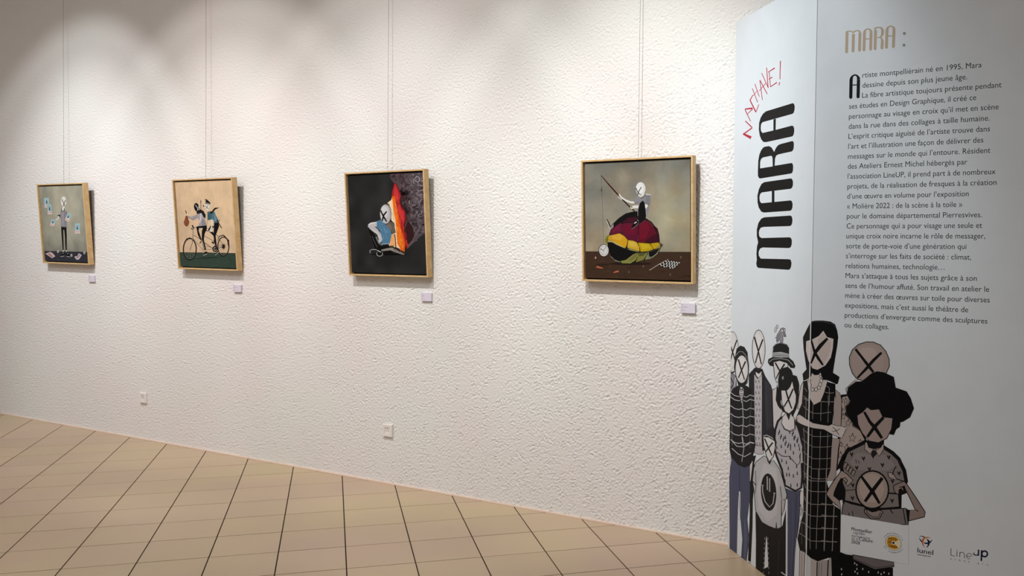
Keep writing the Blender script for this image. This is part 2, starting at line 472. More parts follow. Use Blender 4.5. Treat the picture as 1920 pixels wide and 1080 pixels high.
def framed(k, label, bg, side_label=None):
    x0, zb, th, ro = FRAMES[k]
    up = np.array([0, -math.sin(th), math.cos(th)]); nr = np.array([0, -math.cos(th), -math.sin(th)]); rt = np.array([1.0, 0, 0])
    c, s_ = math.cos(ro), math.sin(ro); rt, up = rt * c + up * s_, up * c - rt * s_
    b0 = np.array([x0, -0.012, zb]); base = tuple(b0 + rt * FWD / 2)
    root = thing('framed_painting', base, label, 'painting', 'framed paintings hanging in a row on the stucco wall')
    W_, H_, D_, t_ = FWD, FHT, FDP, 0.0100

    def P(u, v_, d): return b0 + rt * u + up * v_ + nr * d
    cor = [(0, 0), (W_, 0), (W_, H_), (0, H_)]; inn = [(t_, t_), (W_ - t_, t_), (W_ - t_, H_ - t_), (t_, H_ - t_)]
    g = 0.0003; e = 0.0008
    for i in range(4):
        j = (i + 1) % 4
        a, b_, ci, di = cor[i], cor[j], inn[j], inn[i]
        ax = np.array(b_, float) - np.array(a, float); ax /= np.linalg.norm(ax)
        a2 = np.array(a) + ax * g; b2 = np.array(b_) - ax * g; c2 = np.array(ci) - ax * g; d2 = np.array(di) + ax * g
        pin = np.array([-ax[1], ax[0]])
        vs_ = [P(*a2, 0), P(*b2, 0), P(*c2, 0), P(*d2, 0), P(*a2, D_ - e), P(*b2, D_ - e), P(*c2, D_ - e), P(*d2, D_ - e),
               P(*(a2 + pin * e + ax * e), D_), P(*(b2 + pin * e - ax * e), D_), P(*(c2 - pin * e + ax * e), D_), P(*(d2 - pin * e - ax * e), D_)]
        fs_ = [(3, 2, 1, 0), (8, 9, 10, 11)]
        for q in (0, 4):
            for m_ in range(4): fs_.append((q + m_, q + (m_ + 1) % 4, q + 4 + (m_ + 1) % 4, q + 4 + m_))
        mesh_obj('frame_rail', vs_, fs_, M_WOOD, root, base)
    vs_, fs_ = slab(P(t_ + g, t_ + g, 0.004), rt * (W_ - 2 * t_ - 2 * g), up * (H_ - 2 * t_ - 2 * g), nr * 0.006)
    mesh_obj('backing_board', vs_, fs_, M_BLACK, root, base)
    m_ = t_ + 0.0085; cw, ch = W_ - 2 * m_, H_ - 2 * m_; cd_ = D_ - 0.012
    vs_, fs_, cs = [], [], []
    N_ = 30
    for j in range(N_ + 1):
        for i in range(N_ + 1): vs_.append(P(m_ + cw * i / N_, m_ + ch * j / N_, cd_))

    def cc(i, j): return hexc(bg(i / N_, j / N_))
    for j in range(N_):
        for i in range(N_):
            q = j * (N_ + 1) + i; fs_.append((q, q + 1, q + N_ + 2, q + N_ + 1)); cs.append([cc(i, j), cc(i + 1, j), cc(i + 1, j + 1), cc(i, j + 1)])
    b1 = len(vs_); sv, sf = slab(P(m_, m_, 0.0104), rt * cw, up * ch, nr * (cd_ - 0.0108))
    vs_ += sv; fs_ += [tuple(z + b1 for z in q) for q in sf]; cs += [hexc('#2a2622')] * 6
    canvas = mesh_obj('canvas', vs_, fs_, M_PAINT, root, base, cs)
    return root, canvas, base, Sheet(P(m_, m_, cd_), rt, up, nr, cw, ch)


# --- painting of a man fishing from a tortoise shell
n4 = vnoise(41); m4 = vnoise(42)


def bg4(u, v_):
    c = lerp((132, 124, 108), (100, 99, 92), min(1, max(0, (v_ - 0.45) / 0.5)))
    c = lerp(c, (146, 138, 112), max(0, 1 - abs(u - 0.82) * 3) * max(0, 1 - abs(v_ - 0.5) * 2.2) * 0.9)
    k = 1.02 + 0.26 * n4(u, v_); k2 = m4(u, v_) * 10 - 5
    return (c[0] * k + k2, c[1] * k, c[2] * k - k2)


root4, canvas4, base4, S4 = framed(4, 'wood-framed painting of a masked man fishing from atop a red and yellow tortoise shell', bg4)
A4 = (1070, 270, 3.274); A4a = (1090, 310, 9.818); A4b = (1150, 330, 9.818); C = (1110, 400, 8.307); A4d = (1190, 450, 12.71)
F = Film([S4])
F.poly(A4, [(60, 660), (300, 663), (760, 664), (760, 870), (60, 850)], '#3d2b20')
F.line(A4, [(60, 660), (300, 663), (760, 664)], 3, '#1a120d')
for i in range(46):
    x_, y_ = random.uniform(60, 760), random.uniform(672, 850); l_ = random.uniform(25, 90)
    F.line(A4, [(x_, y_), (x_ + l_, y_ + random.uniform(-2, 2))], [2, 7], random.choice(['#432f23', '#3a2319', '#47331f', '#38291f']), False)
F.k += 1
F.obj('painted_floor', M_PAINT, canvas4, base4)
F = Film([S4], 5)
F.ell(C, 600, 785, 330, 24, '#241811'); F.ell(C, 170, 800, 110, 20, '#2f2018')
F.poly(C, [(262, 600), (300, 690), (370, 752), (470, 790), (600, 790), (700, 770), (800, 740), (900, 708), (970, 684), (1035, 620), (1065, 555), (950, 560), (700, 590), (430, 560), (300, 560)], '#15150e')
F.poly(C, [(640, 640), (715, 612), (716, 660), (680, 730), (600, 780), (470, 778), (440, 745), (530, 725)], '#7d7c40')
F.poly(C, [(648, 650), (712, 618), (690, 690), (600, 745), (560, 740)], '#6a6b38')
F.poly(C, [(730, 617), (862, 610), (850, 650), (800, 728), (680, 762), (700, 720)], '#757438')
F.poly(C, [(735, 620), (850, 612), (800, 660), (730, 670)], '#4e5130')
F.poly(C, [(865, 630), (880, 690), (935, 700), (840, 722), (825, 720)], '#7d7d60')
F.poly(C, [(868, 600), (1050, 556), (1020, 630), (945, 690), (885, 690)], '#8a8a70')
F.poly(C, [(878, 600), (1045, 558), (1005, 625), (935, 678), (893, 678)], '#100d0d')
F.line(C, [(268, 610), (305, 680), (370, 738), (440, 760)], [6, 14, 16, 8], '#83837a')
F.poly(C, [(235, 452), (330, 448), (430, 495), (540, 555), (648, 592), (610, 655), (530, 712), (430, 742), (350, 722), (290, 662), (262, 600), (250, 520)], '#0a0a0a')
F.poly(C, [(262, 335), (296, 250), (330, 195), (450, 108), (560, 56), (700, 36), (840, 76), (930, 135), (985, 205), (1024, 240), (1048, 340), (1058, 455), (900, 475), (740, 460), (560, 415), (440, 315), (290, 350)], '#1d0a10')
F.poly(C, [(275, 325), (310, 250), (380, 190), (455, 142), (465, 180), (440, 300), (300, 335)], '#5c1631')
F.poly(C, [(300, 300), (340, 235), (440, 165), (430, 250)], '#6a1a38')
F.poly(C, [(470, 148), (560, 70), (690, 55), (700, 90), (650, 150)], '#3c0f20')
F.poly(C, [(470, 172), (520, 155), (650, 160), (718, 180), (722, 250), (698, 440), (640, 430), (560, 405), (500, 345), (446, 305), (455, 240)], '#57102a')
F.poly(C, [(490, 185), (600, 172), (690, 200), (660, 330), (560, 340), (480, 270)], '#640f29')
F.poly(C, [(730, 188), (825, 112), (900, 145), (958, 212), (1000, 300), (1022, 440), (900, 460), (760, 455), (708, 440), (722, 330)], '#5a0d22')
F.poly(C, [(745, 200), (822, 130), (880, 160), (900, 260), (840, 380), (740, 420)], '#690f26')
F.poly(C, [(880, 390), (1005, 310), (1022, 440), (900, 460), (800, 455)], '#3d0c1e')
F.poly(C, [(990, 222), (1028, 262), (1048, 440), (1032, 440)], '#350b18')
F.line(C, [(722, 190), (822, 108), (900, 140), (960, 208)], 5, '#7d4154'); F.line(C, [(450, 300), (458, 235), (478, 165), (640, 158)], 4, '#6f3548')
F.line(C, [(720, 330), (705, 440)], 5, '#703048')
F.poly(C, [(285, 333), (245, 385), (238, 470), (205, 460), (203, 400), (230, 350)], '#7a7525')
F.poly(C, [(240, 405), (250, 385), (290, 340), (430, 306), (505, 348), (560, 408), (640, 420), (705, 448), (850, 458), (1030, 446), (1075, 490), (1072, 548), (960, 572), (860, 602), (740, 604), (640, 585), (525, 548), (380, 490), (320, 455), (240, 445)], '#1c130c')
F.poly(C, [(283, 345), (430, 311), (500, 352), (553, 412), (545, 480), (525, 535), (420, 490), (330, 430), (247, 408), (252, 388)], '#c2941c')
F.poly(C, [(300, 350), (425, 320), (480, 360), (440, 420), (320, 400)], '#cca039')
F.poly(C, [(246, 415), (330, 432), (425, 485), (520, 540), (505, 543), (380, 488), (320, 452), (246, 442)], '#b0a263')
F.poly(C, [(562, 417), (640, 427), (698, 452), (738, 520), (740, 592), (640, 560), (550, 530), (556, 480)], '#c09c2e')
F.poly(C, [(570, 440), (640, 440), (690, 470), (700, 540), (580, 500)], '#c9aa44')
F.poly(C, [(550, 534), (640, 562), (738, 595), (700, 598), (600, 575)], '#868250')
F.poly(C, [(718, 457), (850, 467), (900, 472), (938, 520), (950, 563), (860, 592), (757, 598), (746, 530)], '#b39512')
F.poly(C, [(760, 480), (880, 485), (910, 540), (780, 560)], '#bfa420')
F.poly(C, [(912, 470), (1030, 454), (1064, 492), (1063, 538), (958, 558), (938, 510)], '#b89718')
F.poly(C, [(985, 545), (1050, 490), (1064, 500), (1062, 538)], '#8b8250')
F.poly(C, [(1040, 446), (1108, 490), (1078, 540), (1072, 490)], '#4c3d31')
F.obj('painted_tortoise_shell', M_PAINT, canvas4, base4)
F = Film([S4], 52)
F.line(A4a, [(366, 200), (384, 640), (400, 1080)], 4, '#3c3a34', False); F.line(C, [(172, 160), (182, 490)], 3.4, '#3c3a34')
F.line(A4a, [(375, 405), (378, 492)], 10, '#1b1917'); F.line(A4a, [(345, 468), (375, 450)], 7, '#1b1917')
F.ell(C, 185, 578, 83, 100, '#141414'); F.ell(C, 185, 578, 74, 91, '#c9c8c8')
for i in range(12):
    a = i * math.pi / 6; F.ell(C, 185 + 56 * math.cos(a), 578 + 72 * math.sin(a), 5.5, 7, '#4a4640', 6, up=False)
F.k += 1
F.line(C, [(182, 578), (218, 522)], 6, '#2a2826', False); F.line(C, [(182, 578), (128, 552)], 8, '#1b1a19', False); F.line(C, [(182, 578), (170, 645)], 4, '#55524e')
k_ = F.k; F.obj('painted_clock_on_line', M_PAINT, canvas4, base4); F = Film([S4], k_)
F.line(A4a, [(366, 186), (520, 370), (700, 570), (905, 780), (985, 845)], [16, 24, 24, 22, 22], '#2c100c')
F.line(A4a, [(376, 190), (530, 362), (706, 556)], 5, '#8a5a52')
k_ = F.k; F.obj('painted_fishing_rod', M_PAINT, canvas4, base4); F = Film([S4], k_)
# man
F.poly(A4b, [(452, 648), (360, 655), (225, 690), (100, 775), (-10, 880), (-50, 930), (0, 940), (70, 890), (160, 835), (280, 765), (440, 745)], '#0c0c0c')
F.poly(A4b, [(455, 380), (420, 398), (368, 465), (392, 502), (465, 490), (440, 620), (450, 700), (590, 770), (600, 765), (645, 670), (668, 540), (682, 500), (694, 348), (640, 326), (595, 335), (560, 400)], '#85848a')
F.poly(A4b, [(600, 325), (690, 340), (690, 352), (600, 345)], '#c9c8c6')
F.poly(A4b, [(600, 360), (670, 352), (672, 500), (640, 525), (580, 500)], '#77767b')
F.line(A4b, [(580, 512), (640, 528), (672, 525)], 7, '#1b1b1c'); F.line(A4b, [(368, 465), (392, 503), (465, 490)], 7, '#222')
F.poly(A4b, [(395, 505), (330, 505), (230, 470), (140, 405), (95, 345), (115, 330), (160, 385), (230, 430), (330, 470), (372, 465)], '#d6d4cf')
F.poly(A4b, [(465, 540), (370, 545), (345, 560), (305, 578), (338, 612), (375, 592), (460, 592)], '#d6d4cf')
F.ell(A4b, 340, 575, 12, 10, '#2c2a28')
for i in range(4): F.ell(A4b, 92 + i * 19, 385 + i * 15, 7, 17, '#d2d0cb', 8, 0.5, False)
F.k += 1
F.poly(A4b, [(588, 512), (642, 535), (610, 600), (578, 580)], '#dad8d4')
F.poly(A4b, [(545, 450), (488, 500), (462, 600), (455, 700), (438, 800), (500, 832), (590, 785), (602, 740), (592, 620), (575, 495)], '#0d0d0d')
F.line(A4b, [(470, 690), (452, 790)], 12, '#26262a')
F.ell(A4b, 503, 232, 90, 120, '#cfcfcf'); F.poly(A4b, [(425, 290), (580, 290), (560, 360), (500, 392), (455, 365)], '#cfcfcf')
F.ell(A4b, 492, 225, 68, 98, '#dedede')
F.line(A4b, [(502, 400), (530, 412), (560, 392), (590, 345)], 9, '#151515')
F.line(A4b, [(413, 220), (460, 310), (510, 352)], [16, 13, 12], BK); F.line(A4b, [(516, 206), (470, 280), (447, 352)], [15, 13, 14], BK)
F.poly(A4b, [(425, 800), (478, 845), (440, 900), (352, 978), (328, 966), (350, 905)], '#0b0b0b')
F.line(A4b, [(385, 872), (430, 845)], 16, '#d8d8d8'); F.line(A4b, [(435, 800), (470, 835)], 8, '#9a9a9a'); F.line(A4b, [(335, 975), (400, 935), (470, 860)], 6, '#9c8890')
F.line(C, [(232, 93), (290, 218)], 16, '#0c0c0c'); F.line(C, [(228, 108), (282, 240)], 9, '#c9c7c2'); F.poly(C, [(290, 215), (335, 165), (335, 210), (300, 250)], '#8c8a86')
k_ = F.k; F.obj('painted_fisherman', M_PAINT, canvas4, base4); F = Film([S4], k_)
# carrots, pegs and flag
for q, hl in (([(66, 824), (85, 820), (165, 848), (172, 862), (80, 852), (65, 845)], [(80, 828), (160, 850)]), ([(325, 922), (385, 895), (414, 890), (418, 915), (335, 930)], [(345, 915), (412, 896)])):
    F = Film([S4], k_); F.poly(C, q, '#a8523a'); F.line(C, hl, 6, '#c98466'); F.obj('painted_carrot', M_PAINT, canvas4, base4)
F = Film([S4], k_)
F.poly(C, [(42, 680), (62, 670), (70, 690), (64, 710), (44, 702)], '#a88478')
k_ = F.k; F.obj('painted_carrot_end', M_PAINT, canvas4, base4); F = Film([S4], k_)
for K_, q, h_ in ((C, (800, 825), 17), (C, (573, 913), 17), (A4d, (850, 825), 26), (A4d, (1100, 410), 26)):
    F = Film([S4], k_); F.line(K_, [(q[0], q[1] - h_), (q[0], q[1] + h_)], h_ * 0.42, '#8d7a68'); F.obj('painted_peg', M_PAINT, canvas4, base4)
F = Film([S4], k_)
F.poly(A4d, [(590, 600), (740, 485), (800, 470), (900, 495), (1095, 530), (1010, 610), (930, 695), (780, 665), (610, 632)], '#14100e')
F.line(A4d, [(350, 722), (560, 590), (760, 478)], [17, 15, 12], '#a59b93'); F.line(A4d, [(785, 450), (800, 510)], 14, '#a59b93')
for ci, (x_, y0_, n_) in enumerate(((625, 578, 2), (690, 545, 4), (757, 510, 5), (822, 510, 6), (885, 512, 6), (945, 520, 5), (1008, 530, 3), (1068, 540, 1))):
    for j in range(n_):
        F.ell(A4d, x_ + j * 3.5 + (8 if j % 2 else -8), y0_ + j * 31, 19, 13, '#d0cfcc', 8, 0.1, False)
F.k += 1
F.obj('painted_flag', M_PAINT, canvas4, base4)

# --- painting of a man sitting by a fire
n3_ = vnoise(31)


def bg3(u, v_):
    k = 0.75 + 0.5 * n3_(u, v_); return (38 * k, 38 * k, 39 * k)


root3, canvas3, base3, S3 = framed(3, 'wood-framed painting of a masked man in blue seated before orange flames and smoke', bg3)
A3 = (670, 330, 6.75); A3f = (630, 300, 3.857)
F = Film([S3])
F.poly(A3f, [(390, 96), (640, 90), (655, 520), (600, 562), (560, 600), (520, 640), (500, 560), (470, 420), (480, 300), (440, 200), (400, 140)], '#4c4347')
rr = random.Random(5)
reg = [(392, 100), (635, 95), (650, 515), (600, 556), (540, 600), (505, 560), (490, 420), (480, 300), (440, 200), (400, 140)]


def inside(p, poly):
    c = False
    for i in range(len(poly)):
        a, b_ = poly[i], poly[i - 1]
        if (a[1] > p[1]) != (b_[1] > p[1]) and p[0] < (b_[0] - a[0]) * (p[1] - a[1]) / (b_[1] - a[1]) + a[0]: c = not c
    return c


for i in range(420):
    x_, y_ = rr.uniform(390, 650), rr.uniform(95, 600)
    if not inside((x_, y_), reg): continue
    dark = max(0, min(1, 1 - (x_ - 470) / 110.0)) * (1 if y_ > 230 else 0.4)
    base_c = lerp((98, 88, 94), (48, 26, 30), dark); k = rr.uniform(0.78, 1.2)
    F.ell(A3f, x_, y_, rr.uniform(7, 20), rr.uniform(6, 26), tuple(min(255, q * k) for q in base_c), 9, rr.uniform(-1, 1), False)
    if i % 70 == 0: F.k += 1
F.k += 1
for i in range(26):
    x_, y_ = rr.uniform(540, 625), rr.uniform(110, 430); a = rr.uniform(0, 6.28); r_ = rr.uniform(7, 20)
    pts = [(x_ + r_ * math.cos(a + q * 0.5), y_ + r_ * 1.2 * math.sin(a + q * 0.5)) for q in range(5)]
    F.line(A3f, pts, [1, 3, 4, 3, 1], rr.choice(['#8d8389', '#a39aa0', '#776c73']), False)
F.k += 1
F.line(A3f, [(572, 130), (585, 118), (602, 128), (604, 150), (590, 162), (572, 150)], [3, 4, 3, 4, 3, 4], '#bdb6ba')
F.poly(A3, [(630, 880), (600, 700), (640, 560), (700, 640), (720, 760), (680, 830)], '#33181b')
F.line(A3, [(735, 760), (700, 830), (650, 880)], [3, 6, 3], '#7d7579')
F.obj('painted_smoke', M_PAINT, canvas3, base3)
F = Film([S3], 16)
F.poly(A3, [(470, 78), (505, 110), (535, 180), (555, 250), (548, 320), (575, 400), (612, 450), (622, 540), (600, 640), (622, 780), (636, 850), (612, 915), (560, 800), (520, 700), (500, 560), (470, 420), (440, 330), (432, 280), (440, 200)], '#5a1417')
F.poly(A3, [(470, 90), (498, 115), (525, 185), (548, 255), (530, 330), (556, 400), (600, 445), (608, 540), (582, 640), (606, 780), (624, 850), (600, 900), (560, 800), (520, 700), (500, 560), (470, 420), (440, 330), (434, 280), (444, 200)], '#a82226')
F.poly(A3, [(478, 120), (515, 200), (535, 270), (515, 340), (545, 420), (590, 470), (590, 600), (560, 560), (510, 430), (480, 300), (465, 200)], '#c2323a')
for i in range(40):
    y_ = rr.uniform(180, 840); x0_ = 470 + (y_ - 180) * 0.19 + rr.uniform(-12, 40)
    F.line(A3, [(x0_, y_), (x0_ + rr.uniform(-6, 8), y_ + 40), (x0_ + rr.uniform(0, 12), y_ + 80)], [2, 9, 2], rr.choice(['#b8282c', '#cf3a30', '#98191e', '#d4522a']), False)
F.k += 1
F.poly(A3, [(448, 250), (482, 262), (492, 380), (520, 480), (535, 600), (562, 700), (592, 790), (604, 870), (598, 962), (540, 935), (500, 850), (488, 700), (478, 560), (450, 430), (425, 330), (436, 270)], '#d85a14')
F.poly(A3, [(452, 275), (470, 300), (480, 400), (505, 500), (520, 620), (548, 720), (575, 810), (590, 900), (560, 930), (510, 840), (492, 700), (482, 560), (455, 430), (440, 330)], '#e8731c')
for i in range(30):
    y_ = rr.uniform(280, 880); x0_ = 455 + (y_ - 280) * 0.17 + rr.uniform(-12, 22)
    F.line(A3, [(x0_, y_), (x0_ + 6, y_ + 30), (x0_ + 14, y_ + 62)], [2, 8, 2], rr.choice(['#f0912c', '#e86a18', '#f7b050', '#d84a14']), False)
F.k += 1
F.poly(A3, [(380, 345), (405, 320), (425, 310), (438, 275), (446, 330), (455, 430), (482, 560), (494, 700), (506, 850), (545, 925), (500, 905), (400, 890), (400, 800), (425, 740), (480, 720), (470, 600), (430, 560), (428, 420), (400, 355)], '#e9cfae')
F.poly(A3, [(425, 740), (478, 735), (482, 890), (410, 890)], '#e0a46c')
for i in range(14):
    y_ = rr.uniform(330, 840); x0_ = 432 + (y_ - 330) * 0.13
    F.line(A3, [(x0_, y_), (x0_ + 8, y_ + 30), (x0_ + 12, y_ + 60)], [2, 9, 2], rr.choice(['#f6e6cc', '#efc48c']), False)
F.k += 1
F.obj('painted_flames', M_PAINT, canvas3, base3)
F = Film([S3], 34)
F.ell(A3, 400, 990, 230, 14, '#060606')
F.poly(A3, [(143, 665), (200, 715), (240, 800), (275, 880), (260, 925), (205, 920), (172, 820)], '#080808')
F.line(A3, [(155, 735), (195, 860), (215, 920)], 4, '#4a4a4c'); F.line(A3, [(185, 760), (240, 880), (262, 915)], 4, '#6a6a6c')
F.poly(A3, [(262, 880), (400, 878), (470, 900), (500, 960), (330, 995), (240, 930)], '#080808')
F.poly(A3, [(300, 935), (370, 915), (440, 905), (600, 985), (585, 998), (480, 965), (420, 940), (310, 952)], '#8a847e')
for q in ([(455, 920), (500, 960)], [(480, 915), (530, 960)], [(510, 925), (545, 975)], [(540, 945), (590, 990)]): F.line(A3, q, 6, '#2c2623', False)
F.k += 1
F.poly(A3, [(245, 572), (300, 552), (360, 612), (400, 578), (425, 620), (432, 760), (408, 862), (310, 868), (290, 760), (285, 690), (240, 645)], '#4d7796')
for i in range(16):
    x_ = rr.uniform(300, 410); y_ = rr.uniform(620, 800); F.line(A3, [(x_, y_), (x_ + rr.uniform(-12, 12), y_ + 50)], [2, 8], rr.choice(['#43698a', '#5d89a8', '#6b97b3', '#3d5f78']), False)
F.k += 1
F.poly(A3, [(398, 575), (455, 592), (488, 715), (442, 738), (425, 660)], '#5c524b'); F.poly(A3, [(350, 605), (400, 580), (430, 640), (425, 700), (380, 640)], '#6f665e')
for i in range(8): F.line(A3, [(430 + i * 5, 610 + i * 5), (440 + i * 6, 720)], 2.5, '#3a332e' if i % 2 else '#857a70', False)
F.k += 1
F.line(A3, [(472, 735), (484, 800), (488, 905)], [16, 12, 14], '#1c1816'); F.line(A3, [(478, 735), (489, 800), (494, 900)], [8, 6, 7], '#c9a988')
F.poly(A3, [(248, 577), (170, 590), (140, 608), (132, 640), (180, 690), (245, 735), (272, 800), (258, 835), (290, 848), (318, 805), (300, 738), (255, 670), (215, 640), (245, 645)], '#b4b4b8')
F.line(A3, [(235, 590), (170, 600), (148, 620)], [10, 16, 8], '#d2d2d4'); F.line(A3, [(180, 660), (250, 720), (285, 780)], [4, 10, 8], '#cfcfd2'); F.line(A3, [(250, 740), (268, 800), (262, 830)], 4, '#2c2c2e')
F.line(A3, [(238, 770), (270, 850), (320, 880)], [20, 14, 8], '#6c7478'); F.line(A3, [(300, 862), (420, 858)], 6, '#a9adb0')
F.poly(A3, [(400, 880), (465, 880), (460, 895), (400, 892)], '#5f5a28')
F.line(A3, [(163, 975), (158, 945), (185, 930), (245, 932)], 7, '#a8a8aa'); F.ring(A3, 283, 985, 38, 30, 7, '#a8a8aa', 16); F.ell(A3, 283, 972, 32, 30, '#0a0a0a'); F.line(A3, [(250, 940), (300, 965)], 9, '#c4c4c6')
F.ell(A3, 360, 478, 74, 120, '#8f8f92'); F.ell(A3, 352, 480, 62, 115, '#b9b9bc'); F.ell(A3, 342, 470, 44, 90, '#c9c9cb')
F.poly(A3, [(300, 530), (420, 520), (395, 590), (360, 608), (330, 590)], '#b4b4b7'); F.line(A3, [(345, 605), (378, 610), (400, 585)], 9, '#111')
F.line(A3, [(292, 432), (330, 510), (372, 578)], [16, 20, 16], BK); F.line(A3, [(372, 448), (335, 495), (314, 568)], [16, 20, 16], BK)
F.obj('painted_seated_man', M_PAINT, canvas3, base3)

# --- painting of two riders on a tandem
n2_ = vnoise(21)


def bg2(u, v_):
    c = lerp((190, 165, 136), (202, 178, 146), u); c = lerp(c, (186, 158, 136), max(0, 0.5 - v_)); k = 1.03 + 0.09 * n2_(u, v_)
    return (c[0] * k, c[1] * k, c[2] * k)


root2, canvas2, base2, S2 = framed(2, 'wood-framed painting of a robber and a policeman riding a tandem bicycle', bg2)
A2 = (330, 365, 8.304); A2f = (300, 310, 4.32)
F = Film([S2])
F.poly(A2f, [(130, 705), (400, 708), (640, 713), (640, 850), (130, 840)], '#33433a'); F.line(A2f, [(130, 705), (400, 708), (640, 713)], 3, '#2b2620')
for i in range(26):
    x_, y_ = rr.uniform(130, 600), rr.uniform(716, 840); F.line(A2f, [(x_, y_), (x_ + rr.uniform(30, 90), y_ + 1)], [2, 6], rr.choice(['#384a40', '#2f3e37', '#3a4d40']), False)
F.k += 1
F.line(A2, [(200, 1000), (500, 985), (760, 960)], [4, 26, 8], '#26332c')
F.obj('painted_floor', M_PAINT, canvas2, base2)
F = Film([S2], 6)
G_ = '#4a4340'
F.ring(A2, 215, 848, 101, 166, 17, '#120f0f', 30); F.ring(A2, 738, 808, 88, 148, 15, '#120f0f', 30); F.ring(A2, 215, 848, 90, 152, 4, '#8d8078', 30); F.ring(A2, 738, 808, 78, 136, 4, '#8d8078', 30)
for i in range(10):
    a = i * math.pi / 5 + 0.2
    F.line(A2, [(215, 848), (215 + 90 * math.cos(a), 848 + 152 * math.sin(a))], 1.8, '#a39180', False); F.line(A2, [(738, 808), (738 + 78 * math.cos(a), 808 + 136 * math.sin(a))], 1.8, '#a39180', False)
F.k += 1
F.line(A2, [(130, 740), (165, 690), (215, 672), (262, 690)], [5, 14, 14, 6], '#1b1618')
F.line(A2, [(640, 720), (680, 645), (740, 632), (795, 690), (824, 770), (820, 850)], [6, 16, 18, 18, 14, 6], '#2a2022'); F.poly(A2, [(795, 698), (828, 700), (828, 780), (808, 800)], '#2a1f22')
for q, wd in (([(268, 560), (262, 640), (250, 770), (215, 862)], 10), ([(272, 630), (405, 705)], 9), ([(262, 680), (412, 852)], 9), ([(440, 642), (585, 722)], 9), ([(440, 745), (590, 850)], 9),
              ([(415, 862), (600, 848)], 7), ([(430, 905), (600, 880)], 4), ([(605, 845), (740, 808)], 8), ([(640, 640), (738, 790)], 7), ([(470, 800), (580, 830), (720, 775)], 6), ([(400, 700), (440, 860)], 8), ([(590, 700), (610, 840)], 8), ([(500, 560), (660, 640)], 7)):
    F.line(A2, q, wd, G_, False)
F.k += 1
for q in ([(264, 560), (258, 640), (246, 770), (213, 858)], [(266, 684), (410, 848)], [(442, 640), (585, 716)]): F.line(A2, q, 3.5, '#b8a898', False)
F.k += 1
F.ell(A2, 607, 846, 40, 48, '#141112'); F.ring(A2, 607, 846, 18, 24, 8, '#b8ada2', 14); F.ell(A2, 740, 808, 24, 36, '#1f1a1b'); F.ring(A2, 740, 808, 32, 44, 4, '#6a5f5a', 16); F.ring(A2, 428, 858, 20, 30, 6, '#8a7d74', 14)
F.line(A2, [(268, 600), (264, 540), (295, 512), (325, 505)], 12, '#8a8078'); F.line(A2, [(252, 475), (275, 525)], 20, '#161213'); F.line(A2, [(232, 525), (262, 540)], 14, '#161213'); F.line(A2, [(462, 560), (500, 565)], 12, '#161213')
F.obj('painted_tandem', M_PAINT, canvas2, base2)
F = Film([S2], 24)
# rear rider
F.poly(A2, [(592, 438), (664, 436), (672, 490), (640, 580), (618, 640), (640, 830), (622, 850), (596, 720), (582, 640), (515, 575), (500, 540), (548, 470), (596, 500), (556, 540), (585, 600)], '#0e0d0e')
F.poly(A2, [(605, 935), (670, 880), (650, 870), (620, 905)], '#0e0d0e'); F.line(A2, [(608, 942), (668, 892)], 5, '#cfc9c0'); F.poly(A2, [(545, 735), (600, 728), (610, 770), (580, 770), (560, 750)], '#131112'); F.line(A2, [(585, 740), (610, 790)], 8, '#b8b0a6')
F.poly(A2, [(488, 268), (560, 262), (600, 265), (620, 320), (662, 395), (655, 436), (592, 440), (580, 390), (548, 385), (520, 395), (490, 398)], '#4d6c79')
F.poly(A2, [(500, 300), (540, 300), (545, 385), (500, 392)], '#365866'); F.poly(A2, [(590, 290), (615, 330), (640, 400), (600, 420)], '#6a8a96')
F.poly(A2, [(548, 390), (582, 395), (566, 490), (572, 575), (545, 582), (516, 570), (545, 500)], '#d2ccc2'); F.line(A2, [(490, 400), (478, 480), (480, 550)], [20, 12, 8], '#c4a98c')
F.line(A2, [(638, 395), (712, 524)], 13, '#141213'); F.line(A2, [(682, 392), (648, 440)], 10, '#141213')
F.poly(A2, [(500, 240), (555, 262), (600, 205), (682, 200), (612, 232), (556, 300), (515, 285), (540, 262)], '#131214'); F.line(A2, [(500, 262), (530, 290)], 12, '#3c5c6a')
F.poly(A2, [(448, 145), (522, 152), (522, 205), (502, 250), (475, 232), (450, 190)], '#dcd8d0'); F.line(A2, [(455, 170), (510, 228)], 7, BK); F.line(A2, [(500, 160), (470, 218)], 7, BK)
F.poly(A2, [(445, 70), (480, 72), (538, 128), (530, 155), (450, 142), (462, 112)], '#18171b'); F.line(A2, [(455, 128), (525, 142)], 6, '#c9c4bc'); F.line(A2, [(448, 80), (470, 95)], 5, '#c9c4bc')
F.ell(A2, 520, 200, 12, 18, '#c9c4ba')
# front rider
F.line(A2, [(386, 92), (388, 240)], [7, 17], '#7f766c'); F.line(A2, [(386, 90), (387, 135)], 10, '#1d1a19'); F.line(A2, [(425, 160), (430, 190)], 14, '#2c2624')
F.poly(A2, [(316, 500), (380, 478), (476, 478), (484, 528), (446, 610), (434, 700), (470, 850), (452, 866), (420, 740), (400, 690), (404, 560), (418, 520), (360, 520), (352, 560), (400, 700), (384, 712), (338, 622)], '#0e0d0e')
F.poly(A2, [(420, 938), (488, 905), (488, 885), (450, 885), (440, 915)], '#0e0d0e'); F.line(A2, [(424, 946), (482, 922)], 6, '#d5cfc6'); F.line(A2, [(370, 760), (395, 722)], 14, '#141213'); F.line(A2, [(395, 735), (420, 840)], 12, '#b0a89e')
F.poly(A2, [(318, 290), (380, 258), (425, 310), (445, 372), (482, 476), (400, 486), (345, 494), (372, 420), (340, 370)], '#9c989f'); F.poly(A2, [(380, 290), (400, 300), (395, 380), (375, 440), (365, 400)], '#c2bfc4')
F.poly(A2, [(395, 390), (440, 380), (470, 470), (400, 480)], '#87838a')
